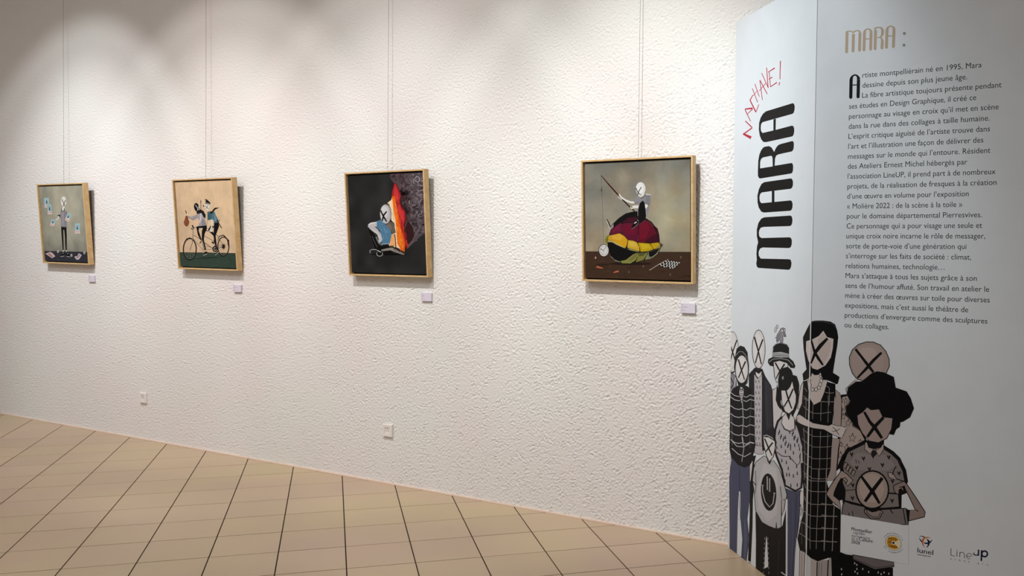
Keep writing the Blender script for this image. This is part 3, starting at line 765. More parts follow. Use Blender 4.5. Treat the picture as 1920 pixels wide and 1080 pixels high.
F.poly(A2, [(328, 308), (250, 348), (192, 332), (188, 358), (262, 402), (332, 362)], '#8c888f'); F.line(A2, [(325, 330), (260, 365), (200, 345)], [8, 12, 4], '#aeabb0')
F.poly(A2, [(318, 270), (380, 228), (430, 255), (462, 318), (456, 372), (430, 350), (398, 285), (330, 302)], '#171416')
F.ell(A2, 168, 305, 16, 22, '#cfc6bc'); F.line(A2, [(150, 245), (164, 300)], 12, '#1d1716')
F.poly(A2, [(152, 325), (182, 330), (192, 380), (210, 425), (190, 480), (165, 500), (135, 475), (120, 430), (138, 385)], '#7a4429'); F.poly(A2, [(150, 380), (185, 395), (190, 440), (160, 480), (140, 440)], '#8b5235'); F.line(A2, [(175, 405), (150, 415), (172, 440), (150, 462)], 5, '#3c2015')
F.ell(A2, 322, 198, 41, 68, '#0e0d0f', 24, -0.25); F.line(A2, [(302, 158), (330, 200), (352, 240)], 8, '#d5d2ce'); F.line(A2, [(362, 178), (330, 250)], 7, '#c9c5c0'); F.line(A2, [(350, 175), (372, 220)], 9, '#b5b2b0')
F.obj('painted_riders', M_PAINT, canvas2, base2)

# --- painting of a man handing out flyers
n1_ = vnoise(11)


def bg1(u, v_):
    d = math.hypot(u - 0.5, (v_ - 0.75) * 0.8); c = lerp((150, 146, 130), (116, 116, 106), min(1, d * 1.5)); k = 1.12 + 0.16 * n1_(u, v_)
    if v_ < 0.3: c = lerp(c, (92, 92, 88), (0.3 - v_) * 2.2)
    return (c[0] * k, c[1] * k, c[2] * k)


root1, canvas1, base1, S1 = framed(1, 'wood-framed painting of a masked man in black trousers handing out flyers', bg1)
A1 = (70, 355, 8.0); A1f = (40, 320, 4.694)
F = Film([S1])
F.poly(A1f, [(160, 706), (400, 711), (620, 716), (620, 840), (160, 830)], '#2d2e38')
for i in range(20):
    x_, y_ = rr.uniform(160, 560), rr.uniform(718, 820); F.line(A1f, [(x_, y_), (x_ + rr.uniform(30, 70), y_ + 1)], [2, 6], rr.choice(['#33343f', '#292a33', '#363845']), False)
F.obj('painted_floor', M_PAINT, canvas1, base1)
F = Film([S1], 5)


def flyer(a, b_, c_, d_, s_=0.72, k0=5):
    F = Film([S1], k0)
    def mx(p, q, t_): return (p[0] + (q[0] - p[0]) * t_, p[1] + (q[1] - p[1]) * t_)
    F.poly(A1, [a, b_, c_, d_], '#d9d2cf'); F.poly(A1, [a, b_, mx(b_, c_, s_), mx(a, d_, s_)], '#9dbcc4')
    m1 = mx(mx(a, b_, .5), mx(d_, c_, .5), .3); m2 = mx(mx(a, b_, .5), mx(d_, c_, .5), .6)
    F.line(A1, [m1, m2], [10, 22], '#3b4a58'); F.line(A1, [(m1[0] - 9, m1[1] - 12), (m1[0] + 9, m1[1] + 14)], 4, '#3b4a58'); F.line(A1, [(m1[0] + 9, m1[1] - 12), (m1[0] - 9, m1[1] + 14)], 4, '#3b4a58')
    p, q = mx(a, d_, .84), mx(b_, c_, .84); F.line(A1, [mx(p, q, .1), mx(p, q, .9)], 17, '#d39a9a')
    F.obj('painted_flyer', M_PAINT, canvas1, base1)


flyer((100, 128), (172, 127), (180, 268), (112, 273)); flyer((148, 228), (208, 226), (223, 373), (158, 373), k0=14); flyer((558, 514), (635, 511), (642, 663), (567, 661))
flyer((212, 448), (275, 455), (250, 552), (186, 550), .6)
F.poly(A1, [(120, 965), (195, 937), (235, 960), (270, 1005), (220, 1033), (185, 1010)], '#c4b2b2'); F.line(A1, [(165, 965), (225, 1010)], [18, 22], '#a87478')
F.obj('painted_paper', M_PAINT, canvas1, base1); F = Film([S1], 5)
F.poly(A1, [(553, 1010), (600, 1000), (622, 958), (667, 985), (625, 1052), (588, 1057)], '#bfb4ba'); F.line(A1, [(590, 1030), (640, 985)], [22, 14], '#8c7884')
F.obj('painted_paper', M_PAINT, canvas1, base1)
for q in ((310, 934), (512, 990), (706, 950)):
    F = Film([S1], 12); F.ell(A1, q[0], q[1], 16, 24, '#b9b6b4', 7); F.ell(A1, q[0] + 3, q[1] + 5, 8, 12, '#8c8a8c', 6); F.obj('painted_paper_ball', M_PAINT, canvas1, base1)
F = Film([S1], 30)
F.poly(A1, [(356, 555), (436, 555), (442, 700), (442, 912), (424, 912), (412, 700), (402, 605), (390, 610), (396, 912), (380, 912), (364, 700)], '#0c0c0d')
F.line(A1, [(390, 912), (388, 940)], 14, '#c9c6c2'); F.line(A1, [(434, 912), (438, 940)], 12, '#c9c6c2')
F.poly(A1, [(343, 1005), (372, 950), (395, 942), (412, 958), (405, 1000)], '#101012'); F.poly(A1, [(420, 958), (440, 945), (462, 955), (497, 1012), (440, 1003)], '#101012')
F.line(A1, [(345, 1008), (405, 1000)], 6, '#c9c6c2'); F.line(A1, [(438, 1005), (495, 1014)], 6, '#c9c6c2'); F.line(A1, [(375, 960), (392, 962)], 6, '#c9c6c2'); F.line(A1, [(448, 960), (462, 966)], 6, '#c9c6c2')
F.poly(A1, [(345, 325), (372, 312), (410, 312), (446, 330), (444, 560), (400, 568), (356, 560)], '#85828a'); F.poly(A1, [(360, 340), (400, 335), (405, 540), (365, 545)], '#95929a')
F.poly(A1, [(303, 388), (345, 380), (345, 428), (305, 402)], '#121214'); F.line(A1, [(325, 402), (310, 440), (275, 460)], [22, 18, 16], '#d6d3cd')
F.line(A1, [(440, 350), (448, 400)], 8, '#151516')
F.ell(A1, 385, 298, 18, 28, '#dcdad6'); F.line(A1, [(362, 290), (365, 318), (385, 330), (402, 315), (405, 290)], 9, '#111112')
F.ell(A1, 394, 182, 41, 76, '#dedcd8'); F.poly(A1, [(360, 215), (430, 215), (412, 265), (398, 280), (378, 262)], '#dedcd8')
F.line(A1, [(366, 150), (392, 200), (416, 256)], 9, BK); F.line(A1, [(427, 158), (405, 205), (386, 256)], 9, BK)
F.obj('painted_man', M_PAINT, canvas1, base1)
flyer((448, 356), (515, 378), (468, 484), (412, 462), .62, k0=50)

# ------------------------------------------------------------------ folded display panel
PH = 2.745; PAX, PAY = 4.705, -0.030
s2 = math.sqrt(0.5); LW = 0.800
LU = np.array([s2, -s2, 0]); LN = np.array([-s2, -s2, 0]); ZV = np.array([0, 0, 1.0])
A_ = np.array([PAX, PAY, 0.002]); Fd = A_ + LU * 0.811   # the fold
LW = 0.811
RU = np.array([1.0, 0, 0]); RN = np.array([0, -1.0, 0]); RW = 0.98
TH_ = 0.010
base = tuple(Fd)
disp = thing('folded_display_panel', base, 'tall folded white exhibition panel with artist text, logos and drawn masked people', 'display panel')
PAPER = '#d5dae0'
for nm, O, U, N, W_ in (('title_board', A_, LU, LN, LW - 0.0006), ('text_board', Fd + RU * 0.0006, RU, RN, RW)):
    vs_ = [O, O + U * W_, O + U * W_ + ZV * PH, O + ZV * PH]; bk = [p - N * TH_ for p in vs_]
    if nm == 'title_board': bk[1] = bk[1] + U * 0.004; bk[2] = bk[2] + U * 0.004
    else: bk[0] = bk[0] + U * 0.0045; bk[3] = bk[3] + U * 0.0045
    v = vs_ + bk; f = [(0, 1, 2, 3), (7, 6, 5, 4), (0, 4, 5, 1), (1, 5, 6, 2), (2, 6, 7, 3), (3, 7, 4, 0)]
    o = mesh_obj(nm, v, f, M_PRINT, disp, base, [hexc(PAPER)] + [hexc('#c9ccd0')] * 5)
    if nm == 'title_board': tb = o
    else: xb = o
SL = Sheet(A_, LU, ZV, LN, LW, PH); SR = Sheet(Fd, RU, ZV, RN, RW, PH)
# lifted vinyl edge at the fold
v, f = slab(Fd - LU * 0.006 + LN * 0.0006, LU * 0.006, ZV * PH, LN * 0.0016)
mesh_obj('fold_edge', v, f, M_EDGE, disp, base)

# vertical title
F = Film([SL]); N1 = (1380, 100, 6.0); N2 = (1400, 180, 6.35); N3 = (1400, 330, 5.684); INK = '#151516'
F.poly(N2, [(548, 85), (562, 92), (572, 118), (571, 160), (562, 195), (548, 212), (340, 270), (190, 312), (172, 335), (167, 380), (172, 420), (190, 440), (340, 405), (540, 352), (556, 360), (566, 385), (566, 430), (556, 468), (540, 482), (230, 550), (200, 548), (175, 520), (155, 470), (145, 400), (148, 320), (165, 260), (195, 210), (230, 182)], INK)
F.poly(N2, [(318, 278), (318, 412), (345, 405), (348, 270)], INK)
# R
F.poly(N2, [(545, 535), (557, 545), (563, 570), (560, 620), (552, 645), (538, 660), (380, 695), (352, 710), (338, 745), (334, 830), (535, 797), (548, 808), (554, 840), (552, 880), (545, 910), (530, 923), (160, 983), (145, 975), (134, 950), (133, 900), (138, 770), (150, 700), (170, 650), (195, 615), (215, 604), (265, 596), (295, 612), (327, 665), (350, 615), (375, 585), (400, 573)], INK)
F.poly(N2, [(160, 862), (310, 838), (308, 745), (302, 718), (288, 712), (195, 732), (172, 750), (161, 785)], PAPER)
# A
F.poly(N3, [(470, 25), (484, 32), (494, 60), (493, 100), (482, 128), (466, 137), (270, 160), (160, 176), (142, 195), (136, 230), (141, 270), (158, 290), (300, 276), (466, 260), (481, 268), (490, 295), (488, 335), (478, 362), (462, 371), (185, 390), (155, 380), (128, 335), (116, 280), (114, 210), (130, 140), (158, 85), (188, 65)], INK)
F.poly(N3, [(268, 158), (268, 282), (296, 278), (296, 158)], INK)
# M
F.poly(N3, [(464, 421), (480, 430), (488, 460), (486, 500), (476, 525), (460, 534), (180, 543), (150, 552), (134, 580), (130, 610), (136, 645), (158, 661), (455, 653), (472, 660), (482, 685), (480, 730), (470, 758), (452, 768), (170, 762), (142, 775), (127, 810), (130, 850), (150, 880), (455, 887), (470, 895), (478, 925), (474, 965), (464, 990), (448, 1000), (125, 980), (108, 965), (102, 930), (108, 895), (104, 830), (110, 750), (122, 708), (108, 640), (108, 570), (125, 500), (155, 455), (188, 440)], INK)
F.obj('vertical_title', M_PRINT, tb, base, 'large black lettering running up the narrow board')
F = Film([SL], 8); RD = '#b0263c'
for q, wd in (([(104, 760), (182, 835)], [10, 13]), ([(182, 838), (80, 912)], [13, 14]), ([(80, 905), (170, 950)], [20, 34]),
              ([(102, 635), (165, 765)], [10, 8]), ([(100, 628), (188, 618)], [14, 20]), ([(186, 628), (130, 680)], [10, 8]),
              ([(190, 468), (158, 528)], [8, 12]), ([(158, 528), (224, 662)], [12, 14]), ([(224, 662), (258, 575)], [8, 8]),
              ([(184, 395), (244, 552)], 8), ([(212, 343), (262, 488)], 8), ([(192, 478), (240, 420)], 6),
              ([(268, 300), (297, 524)], 8), ([(268, 300), (352, 458)], 9), ([(260, 424), (340, 330)], 7),
              ([(288, 222), (364, 390)], 8), ([(344, 160), (362, 390)], 9),
              ([(372, 200), (388, 380)], 8), ([(362, 212), (436, 165)], [8, 14]), ([(368, 292), (410, 268)], [7, 12]), ([(386, 378), (462, 326)], [9, 12]),
              ([(500, 85), (494, 292)], [11, 8]), ([(493, 322), (484, 358)], [8, 11])):
    F.line(N1, q, wd, RD)
F.obj('red_handwriting', M_PRINT, tb, base, 'red hand-drawn word above the vertical title')

# heading and text on the wide board
F = Film([SR]); H = (1570, 40, 7.2); GD = '#b3a28e'


def stems(segs, col, w_):
    for q in segs: F.line(H, q, w_, col, False)
    F.k += 1


def arch(x0, y0, x1, y1, xtop, ytop):
    r_ = []
    for i in range(9):
        a = math.pi - math.pi * i / 8; r_.append(((x0 + x1) / 2 + (x1 - x0) / 2 * math.cos(a), (y0 * (8 - i) + y1 * i) / 8 - ytop * math.sin(a)))
    return r_


def rstem(x0, y0, x1, y1, w_, col): F.line(H, [(x0, y0), (x1, y1)], w_, col); F.ell(H, x1, y1, w_ / 2, w_ / 2, col, 12)


W7 = 40
rstem(132, 150, 125, 412, W7, GD); rstem(218, 170, 212, 400, W7, GD); rstem(306, 165, 300, 390, W7, GD)
F.line(H, [(115, 150), (140, 136), (180, 132), (215, 150), (240, 132), (272, 124), (300, 135), (308, 175)], [14, 20, 14, 24, 20, 16, 26, 40], GD); F.ell(H, 130, 150, 17, 20, GD, 12)
for xl, yl, xr, yr, lx, ly, rx_, ry_, cb in ((366, 160, 456, 150, 360, 385, 450, 376, 238), (671, 122, 766, 112, 663, 350, 757, 342, 198)):
    rstem(xl, yl, lx, ly, W7, GD); rstem(xr, yr, rx_, ry_, W7, GD); F.line(H, arch(xl, yl, xr, yr, 0, 52), [W7, 36, 26, 20, 18, 20, 26, 36, W7], GD); F.line(H, [(xl, cb + 3), (xr, cb - 5)], 15, GD)
rstem(516, 115, 509, 370, W7, GD); F.line(H, [(500, 110), (520, 88), (560, 82), (595, 90), (611, 118), (610, 165), (598, 200), (575, 215), (540, 222)], [26, 20, 17, 26, 38, 40, 28, 16, 14], GD)
F.line(H, [(575, 215), (600, 235), (608, 270), (602, 360)], [12, 26, 38, W7], GD); F.ell(H, 602, 358, 20, 20, GD, 12)
F.ell(H, 905, 164, 21, 21, '#97908a', 16, up=False); F.ell(H, 900, 322, 21, 21, '#97908a', 16)
F.obj('heading', M_PRINT, xb, base, 'taupe heading at the top of the wide board')
F = Film([SR])
rstem(186, 790, 181, 1025, 44, '#101014'); rstem(286, 785, 280, 1018, 44, '#101014'); F.line(H, arch(186, 795, 287, 785, 0, 66), [44, 40, 28, 22, 20, 22, 28, 40, 44], '#101014'); F.line(H, [(186, 862), (286, 856)], 14, '#101014')
F.obj('drop_capital', M_PRINT, xb, base)

KA = (1540, 30, 3.484); KB = (1540, 330, 3.484)
TXT = ["rtiste montpelliérain né en 1995, Mara", "dessine depuis son plus jeune âge.", "La fibre artistique toujours présente pendant", "ses études en Design Graphique, il créé ce",
       "personnage au visage en croix qu’il met en scène", "dans la rue dans des collages à taille humaine.", "L’esprit critique aiguisé de l’artiste trouve dans", "l’art et l’illustration une façon de délivrer des",
       "messages sur le monde qui l’entoure. Résident", "des Ateliers Ernest Michel hébergés par", "l’association LineUP, il prend part à de nombreux", "projets, de la réalisation de fresques à la création",
       "d’une œuvre en volume pour l’exposition", "« Molière 2022 : de la scène à la toile »", "pour le domaine départemental Pierresvives.", "Ce personnage qui a pour visage une seule et",
       "unique croix noire incarne le rôle de messager,", "sorte de porte-voie d’une génération qui", "s’interroge sur les faits de société : climat,", "relations humaines, technologie…",
       "Mara s’attaque à tous les sujets grâce à son", "sens de l’humour affuté. Son travail en atelier le", "mène à créer des œuvres sur toile pour diverses", "expositions, mais c’est aussi le théâtre de",
       "productions d’envergure comme des sculptures", "ou des collages."]
EX = [(268, 1045), (268, 952), (266, 1175), (181, 1010), (180, 1157), (178, 1098), (177, 1100), (176, 1057), (174, 1103), (173, 952), (171, 1137), (169, 1143), (168, 962), (167, 920), (165, 1048), (164, 1050),
      (162, 1070), (161, 947), (160, 978), (159, 805), (158, 1016), (156, 1097), (155, 1100), (154, 960), (152, 1085), (150, 442)]
za = SR.uv(1540 + 181 / 3.484, 30 + 607 / 3.484)[1]; zb_ = SR.uv(1540 + 150 / 3.484, 330 + 988 / 3.484)[1]; ls = (za - zb_) / 22
uL = SR.uv(1540 + 181 / 3.484, 204)[0]
for i, s_ in enumerate(TXT):
    K = KA if i < 11 else KB
    v0 = za + (3 - i) * ls
    y_ = toP(SR.xyz(0.2, v0, 0))[1]
    ul = SR.uv(K[0] + EX[i][0] / K[2], y_)[0]; ur = SR.uv(K[0] + EX[i][1] / K[2], y_)[0]
    ul = uL if i > 2 else ul
    F = Film([SR]) if i % 26 == 0 else F
    text_uv(F, SR, s_, ul, v0, ls * 0.755, ur - ul, 0.0, '#19191c')
F.obj('paragraph', M_PRINT, xb, base, 'French paragraph in thin dark lettering')

# ------------------------------------------------------------------ drawn people across both boards
F1 = (1360, 590, 4.32); F2 = (1360, 820, 4.154); F3 = (1540, 620, 4.5); F4 = (1540, 840, 4.5); W1 = (1480, 590, 6.35); W2 = (1480, 740, 6.75)
SK = '#d2cecf'; BL = '#0d0d0f'; GY = '#9d99a2'; JN = '#484b62'


def cv(K, pts): return [(K[0] + p[0] / K[2], K[1] + p[1] / K[2]) for p in pts]


ID = (0, 0, 1)
kstart = [3]


def person(fn, label):
    global F
    F = Film([SL, SR], kstart[0]); fn(); kstart[0] = F.k
    F.obj('drawn_person', M_PRINT, disp, base, label)


def shape(K, pts, col, ol=0, oc=BL):
    F.poly(K, pts, col)
    if ol: F.out(K, pts, ol, oc)


def p_far_left():
    shape(F1, [(30, 480), (60, 475), (85, 500), (95, 640), (60, 660), (30, 700)], '#85818a', 5)
    F.line(F1, [(35, 500), (70, 560), (40, 600)], 8, BL); F.line(F1, [(85, 510), (70, 580)], 6, '#d5d3d6')
    F.ell(F1, 58, 305, 52, 170, BL); F.ell(F1, 58, 303, 48, 164, SK); F.ell(F1, 52, 290, 36, 130, '#dad6d7')
    F.line(F1, [(30, 215), (60, 305), (88, 400)], [8, 10, 8], BL); F.line(F1, [(94, 205), (60, 300), (34, 402)], [10, 9, 8], BL)
    F.line(F1, [(35, 440), (48, 470), (70, 462)], 10, BL)


def p_tall():
    shape(F1, [(190, 482), (235, 432), (255, 425), (300, 440), (325, 500), (372, 575), (386, 640), (388, 900), (410, 985), (300, 1100), (225, 1100), (190, 700)], '#211f26')
    shape(F1, [(320, 520), (372, 580), (386, 700), (386, 900), (330, 940), (318, 700)], '#302e37')
    for i in range(9): F.line(F1, [(372, 600 + i * 34), (392, 604 + i * 34)], 3, '#0c0c0e', False)
    F.line(F1, [(374, 590), (384, 900)], 4, BL); F.line(F1, [(330, 540), (340, 900)], 2.5, '#4c4a55')
    shape(F1, [(232, 478), (262, 520), (298, 478), (298, 700), (296, 1020), (300, 1110), (225, 1110), (236, 900)], '#b6b1b8', 4)
    for r_ in range(12):
        for c_ in range(2):
            x_ = 248 + c_ * 24 + (r_ % 2) * 8; F.line(F1, [(x_, 530 + r_ * 46), (x_, 552 + r_ * 46)], 5, '#1c1a1e', False)
    F.k += 1
    shape(F2, [(228, 60), (292, 70), (300, 128), (262, 134), (226, 122)], '#b6b1b8', 4)
    shape(F1, [(242, 455), (272, 478), (296, 455), (290, 490), (268, 515), (248, 492)], SK, 4)
    F.line(F1, [(240, 450), (268, 470), (300, 445)], 16, BL)
    F.ell(F1, 270, 281, 55, 160, BL); F.ell(F1, 270, 280, 50, 153, SK); F.ell(F1, 262, 270, 36, 120, '#dad6d7')
    F.line(F1, [(235, 180), (266, 290), (292, 402)], [12, 11, 9], BL); F.line(F1, [(304, 200), (270, 290), (244, 392)], [12, 10, 9], BL)
    shape(F2, [(186, 150), (240, 140), (226, 200), (232, 330), (215, 480), (212, 700), (198, 985), (176, 968), (190, 600)], BL)
    F.line(F2, [(206, 185), (196, 250), (192, 340)], [14, 20, 8], SK); F.line(F2, [(214, 340), (232, 420), (222, 470)], [4, 12, 6], '#d5d0d2')
    F.line(F2, [(175, 962), (198, 975)], 6, '#d5d3d6')


def p_jacket():
    pts = cv(F2, [(45, 150), (100, 215), (150, 235), (192, 220), (192, 480), (172, 640), (188, 790), (166, 966), (122, 946), (132, 790), (118, 640), (116, 422), (104, 422), (96, 640), (90, 908), (60, 905), (33, 855), (34, 600), (33, 300), (40, 180)])
    shape(ID, pts, JN); F.line(F2, [(45, 300), (50, 500), (40, 850)], 6, '#55566c'); F.line(F2, [(150, 640), (160, 780), (150, 950)], [8, 22, 10], '#595c76'); F.line(F2, [(110, 240), (112, 420)], 3, BL)
    F.line(F2, [(33, 300), (36, 860), (60, 908), (88, 908)], 4, BL); F.line(F2, [(104, 424), (118, 640), (100, 640)], 3, BL)
    F.line(F2, [(34, 120), (40, 180), (34, 240)], [6, 14, 4], SK)
    shape(ID, cv(F1, [(36, 650), (60, 600), (100, 575), (172, 575), (215, 608), (236, 700), (240, 1000)]) + cv(F2, [(236, 60), (205, 195), (188, 222), (150, 236), (100, 216), (45, 152), (32, 90)]), '#111114')
    for y_ in (655, 690, 760, 825, 895, 970, 1035):
        F.line(F1, [(42, y_ - 25), (75, y_), (110, y_ + 8), (138, y_), (170, y_ + 14), (200, y_ - 4), (236, y_ + 6)], 5, '#c9c7cc')
    F.line(F2, [(45, 20), (90, 70), (140, 75), (200, 40), (215, 48)], 5, '#c9c7cc'); F.line(F2, [(50, 85), (100, 130), (150, 150), (200, 122)], 5, '#c9c7cc')
    F.line(F1, [(138, 700), (146, 860), (135, 1000), (150, 1080)], 6, '#a3a1a6'); F.line(F2, [(135, 0), (145, 80), (128, 190)], 6, '#a3a1a6'); F.line(F1, [(52, 800), (56, 1060)], 3, '#7d7b80'); F.line(F1, [(215, 640), (196, 900), (200, 1080)], 3, '#55535a')
    shape(F1, [(112, 570), (132, 560), (150, 575), (150, 640), (132, 720), (112, 640)], '#c4bfc4', 4)
    for i in range(5): F.line(F1, [(118, 640 + i * 14), (146, 638 + i * 14)], 5, BL, False)
    F.k += 1
    F.line(F1, [(108, 575), (122, 605), (135, 610), (150, 585)], 9, BL); F.line(F1, [(110, 600), (125, 625), (150, 610)], 5, BL)
    shape(F1, [(78, 340), (92, 275), (122, 250), (155, 262), (180, 305), (192, 400), (192, 480), (182, 550), (150, 590), (108, 585), (84, 500), (70, 430)], '#19191c')
    F.line(F1, [(85, 330), (110, 300), (140, 300), (165, 330), (180, 400)], 5, '#8d8b90'); F.line(F1, [(182, 330), (188, 480), (175, 560)], 4, '#8d8b90')
    F.ell(F1, 133, 442, 56, 118, BL); F.ell(F1, 133, 442, 50, 111, SK); F.ell(F1, 128, 430, 36, 85, '#dad6d7')
    F.line(F1, [(106, 362), (128, 440), (156, 528)], [11, 11, 8], BL); F.line(F1, [(164, 378), (132, 450), (106, 512)], [12, 10, 9], BL)


def p_hat():
    shape(F1, [(380, 612), (420, 588), (450, 640), (470, 760), (440, 860), (405, 960), (388, 900)], '#cac5c7', 5)
    shape(F1, [(418, 560), (440, 640), (450, 720), (500, 800), (470, 790), (440, 750), (420, 680), (408, 690)], BL)
    shape(F1, [(388, 378), (440, 370), (508, 385), (505, 450), (460, 520), (415, 552), (398, 500)], SK, 6)
    F.line(F1, [(404, 388), (432, 440), (470, 500)], [12, 12, 8], BL); F.line(F1, [(480, 400), (440, 460), (410, 520)], [14, 11, 8], BL)
    shape(F1, [(382, 345), (350, 362), (345, 385), (362, 412), (386, 418), (390, 385), (440, 372), (500, 392), (530, 430), (560, 432), (566, 415), (548, 378), (516, 350)], '#151517', 4, '#09090a')
    F.line(F1, [(352, 385), (385, 360), (450, 355), (510, 368), (548, 410)], 4, '#b7b5ba')
    shape(F1, [(382, 310), (386, 258), (410, 235), (450, 225), (500, 240), (517, 268), (517, 350), (450, 335), (382, 342)], '#151517')
    F.line(F1, [(384, 322), (450, 316), (516, 334)], 30, '#a8a6ab')
    for i in range(17): F.line(F1, [(387 + i * 7.8, 308 + i), (388 + i * 7.8, 336 + i)], 2, '#3a383c', False)
    F.k += 1
    F.line(F1, [(386, 300), (390, 258), (412, 238), (450, 229), (498, 243), (515, 268)], 3, '#8d8b90')


def p_bird():
    shape(F1, [(414, 215), (418, 165), (436, 138), (450, 112), (470, 106), (486, 116), (482, 140), (492, 178), (478, 180), (466, 170), (468, 205), (464, 228), (446, 232), (440, 205), (418, 228)], '#8f8b92', 4)
    F.ell(F1, 459, 130, 11, 12, '#c9c7cc'); F.ell(F1, 480, 125, 9, 10, '#c9c7cc'); F.ring(F1, 459, 130, 11, 12, 3, BL, 12); F.ring(F1, 480, 125, 8, 10, 3, BL, 12)
    F.line(F1, [(420, 215), (432, 170), (445, 150)], 4, '#4a484c'); F.line(F1, [(430, 220), (442, 180), (450, 165)], 3, '#4a484c'); F.line(F1, [(470, 145), (486, 178)], 4, BL)
    F.ell(F1, 408, 122, 9, 22, '#c4c2c6', 12, 0.2); F.ring(F1, 408, 122, 9, 22, 3, BL, 12, 0.2); F.ell(F1, 420, 98, 8, 16, '#c4c2c6', 12); F.ring(F1, 420, 98, 8, 16, 3, BL, 12); F.line(F1, [(405, 190), (412, 182)], 6, BL)


def p_polka():
    shape(ID, cv(F2, [(470, 395), (545, 425), (590, 405), (584, 560), (572, 700), (552, 830), (532, 1100), (480, 1100), (486, 700), (478, 500)]), JN)
    F.line(F2, [(520, 440), (530, 700), (515, 1080)], 5, '#55566c'); F.line(F2, [(555, 440), (545, 700), (520, 1080)], 4, '#2a2b3a'); F.line(F2, [(572, 620), (548, 900), (532, 1100)], 4, BL)
    shape(F2, [(584, 420), (610, 420), (612, 480), (608, 540), (598, 605), (584, 610), (594, 560), (588, 520), (582, 545), (580, 470)], SK, 4)
    pts = cv(F1, [(458, 828), (425, 865), (405, 930), (398, 1000)]) + cv(F2, [(392, 40), (384, 90), (400, 150), (440, 250), (465, 375), (545, 418), (592, 392), (600, 300), (596, 200), (612, 430), (612, 200), (606, 60)]) + cv(F1, [(622, 1040), (605, 960), (585, 900), (560, 862)])
    shape(ID, pts, '#b2aeb5', 4)
    for i in range(60):
        x_ = 410 + (i * 37 % 200); y_ = 930 + (i * 53 % 150)
        if i < 22 and 415 < x_ < 600: F.line(F1, [(x_, y_), (x_ + 1, y_ + 26)], [6, 9], '#161518', False)
    for i, (x_, y_) in enumerate(((435, 70), (468, 0), (508, 65), (535, 5), (560, 30), (400, 140), (440, 180), (475, 195), (505, 160), (530, 120), (445, 255), (478, 290), (498, 290), (530, 300), (560, 280), (555, 225), (465, 340), (510, 375), (560, 370), (578, 90), (580, 150), (600, 100), (605, 230), (600, 300), (468, 110), (490, 240), (540, 60))):
        F.line(F2, [(x_, y_ - 14), (x_ + 1, y_ + 14)], [6, 9], '#161518', False)
    F.k += 1
    F.line(F2, [(402, 115), (440, 145), (470, 150), (495, 148), (530, 185), (560, 218), (582, 195), (584, 120)], 6, BL)
    F.line(F1, [(560, 865), (600, 950), (622, 1060)], 4, BL)
    shape(F1, [(488, 800), (545, 800), (560, 850), (562, 920), (525, 942), (482, 925), (456, 880), (462, 830)], '#d0cacb', 5)
    F.line(F1, [(455, 880), (478, 928), (525, 950), (568, 928), (566, 850)], 6, '#2a282b')
    shape(F1, [(428, 610), (428, 520), (442, 458), (470, 430), (508, 422), (535, 448), (550, 488), (585, 500), (600, 570), (594, 680), (578, 760), (545, 830), (530, 800), (515, 858), (494, 810), (505, 770), (450, 690), (446, 768), (424, 735), (408, 690), (418, 660)], BL)
    F.line(F1, [(545, 485), (580, 495), (602, 560), (598, 690), (580, 775)], 4, '#d5d3d6')
    shape(F1, [(452, 612), (500, 612), (524, 585), (543, 540), (556, 600), (574, 655), (572, 710), (552, 770), (516, 803), (482, 782), (458, 712)], SK, 5)
    F.line(F1, [(490, 612), (512, 690), (538, 762)], [12, 13, 10], BL); F.line(F1, [(550, 600), (515, 680), (474, 748)], [13, 12, 10], BL); F.ell(F1, 466, 512, 8, 14, '#8d8b90')


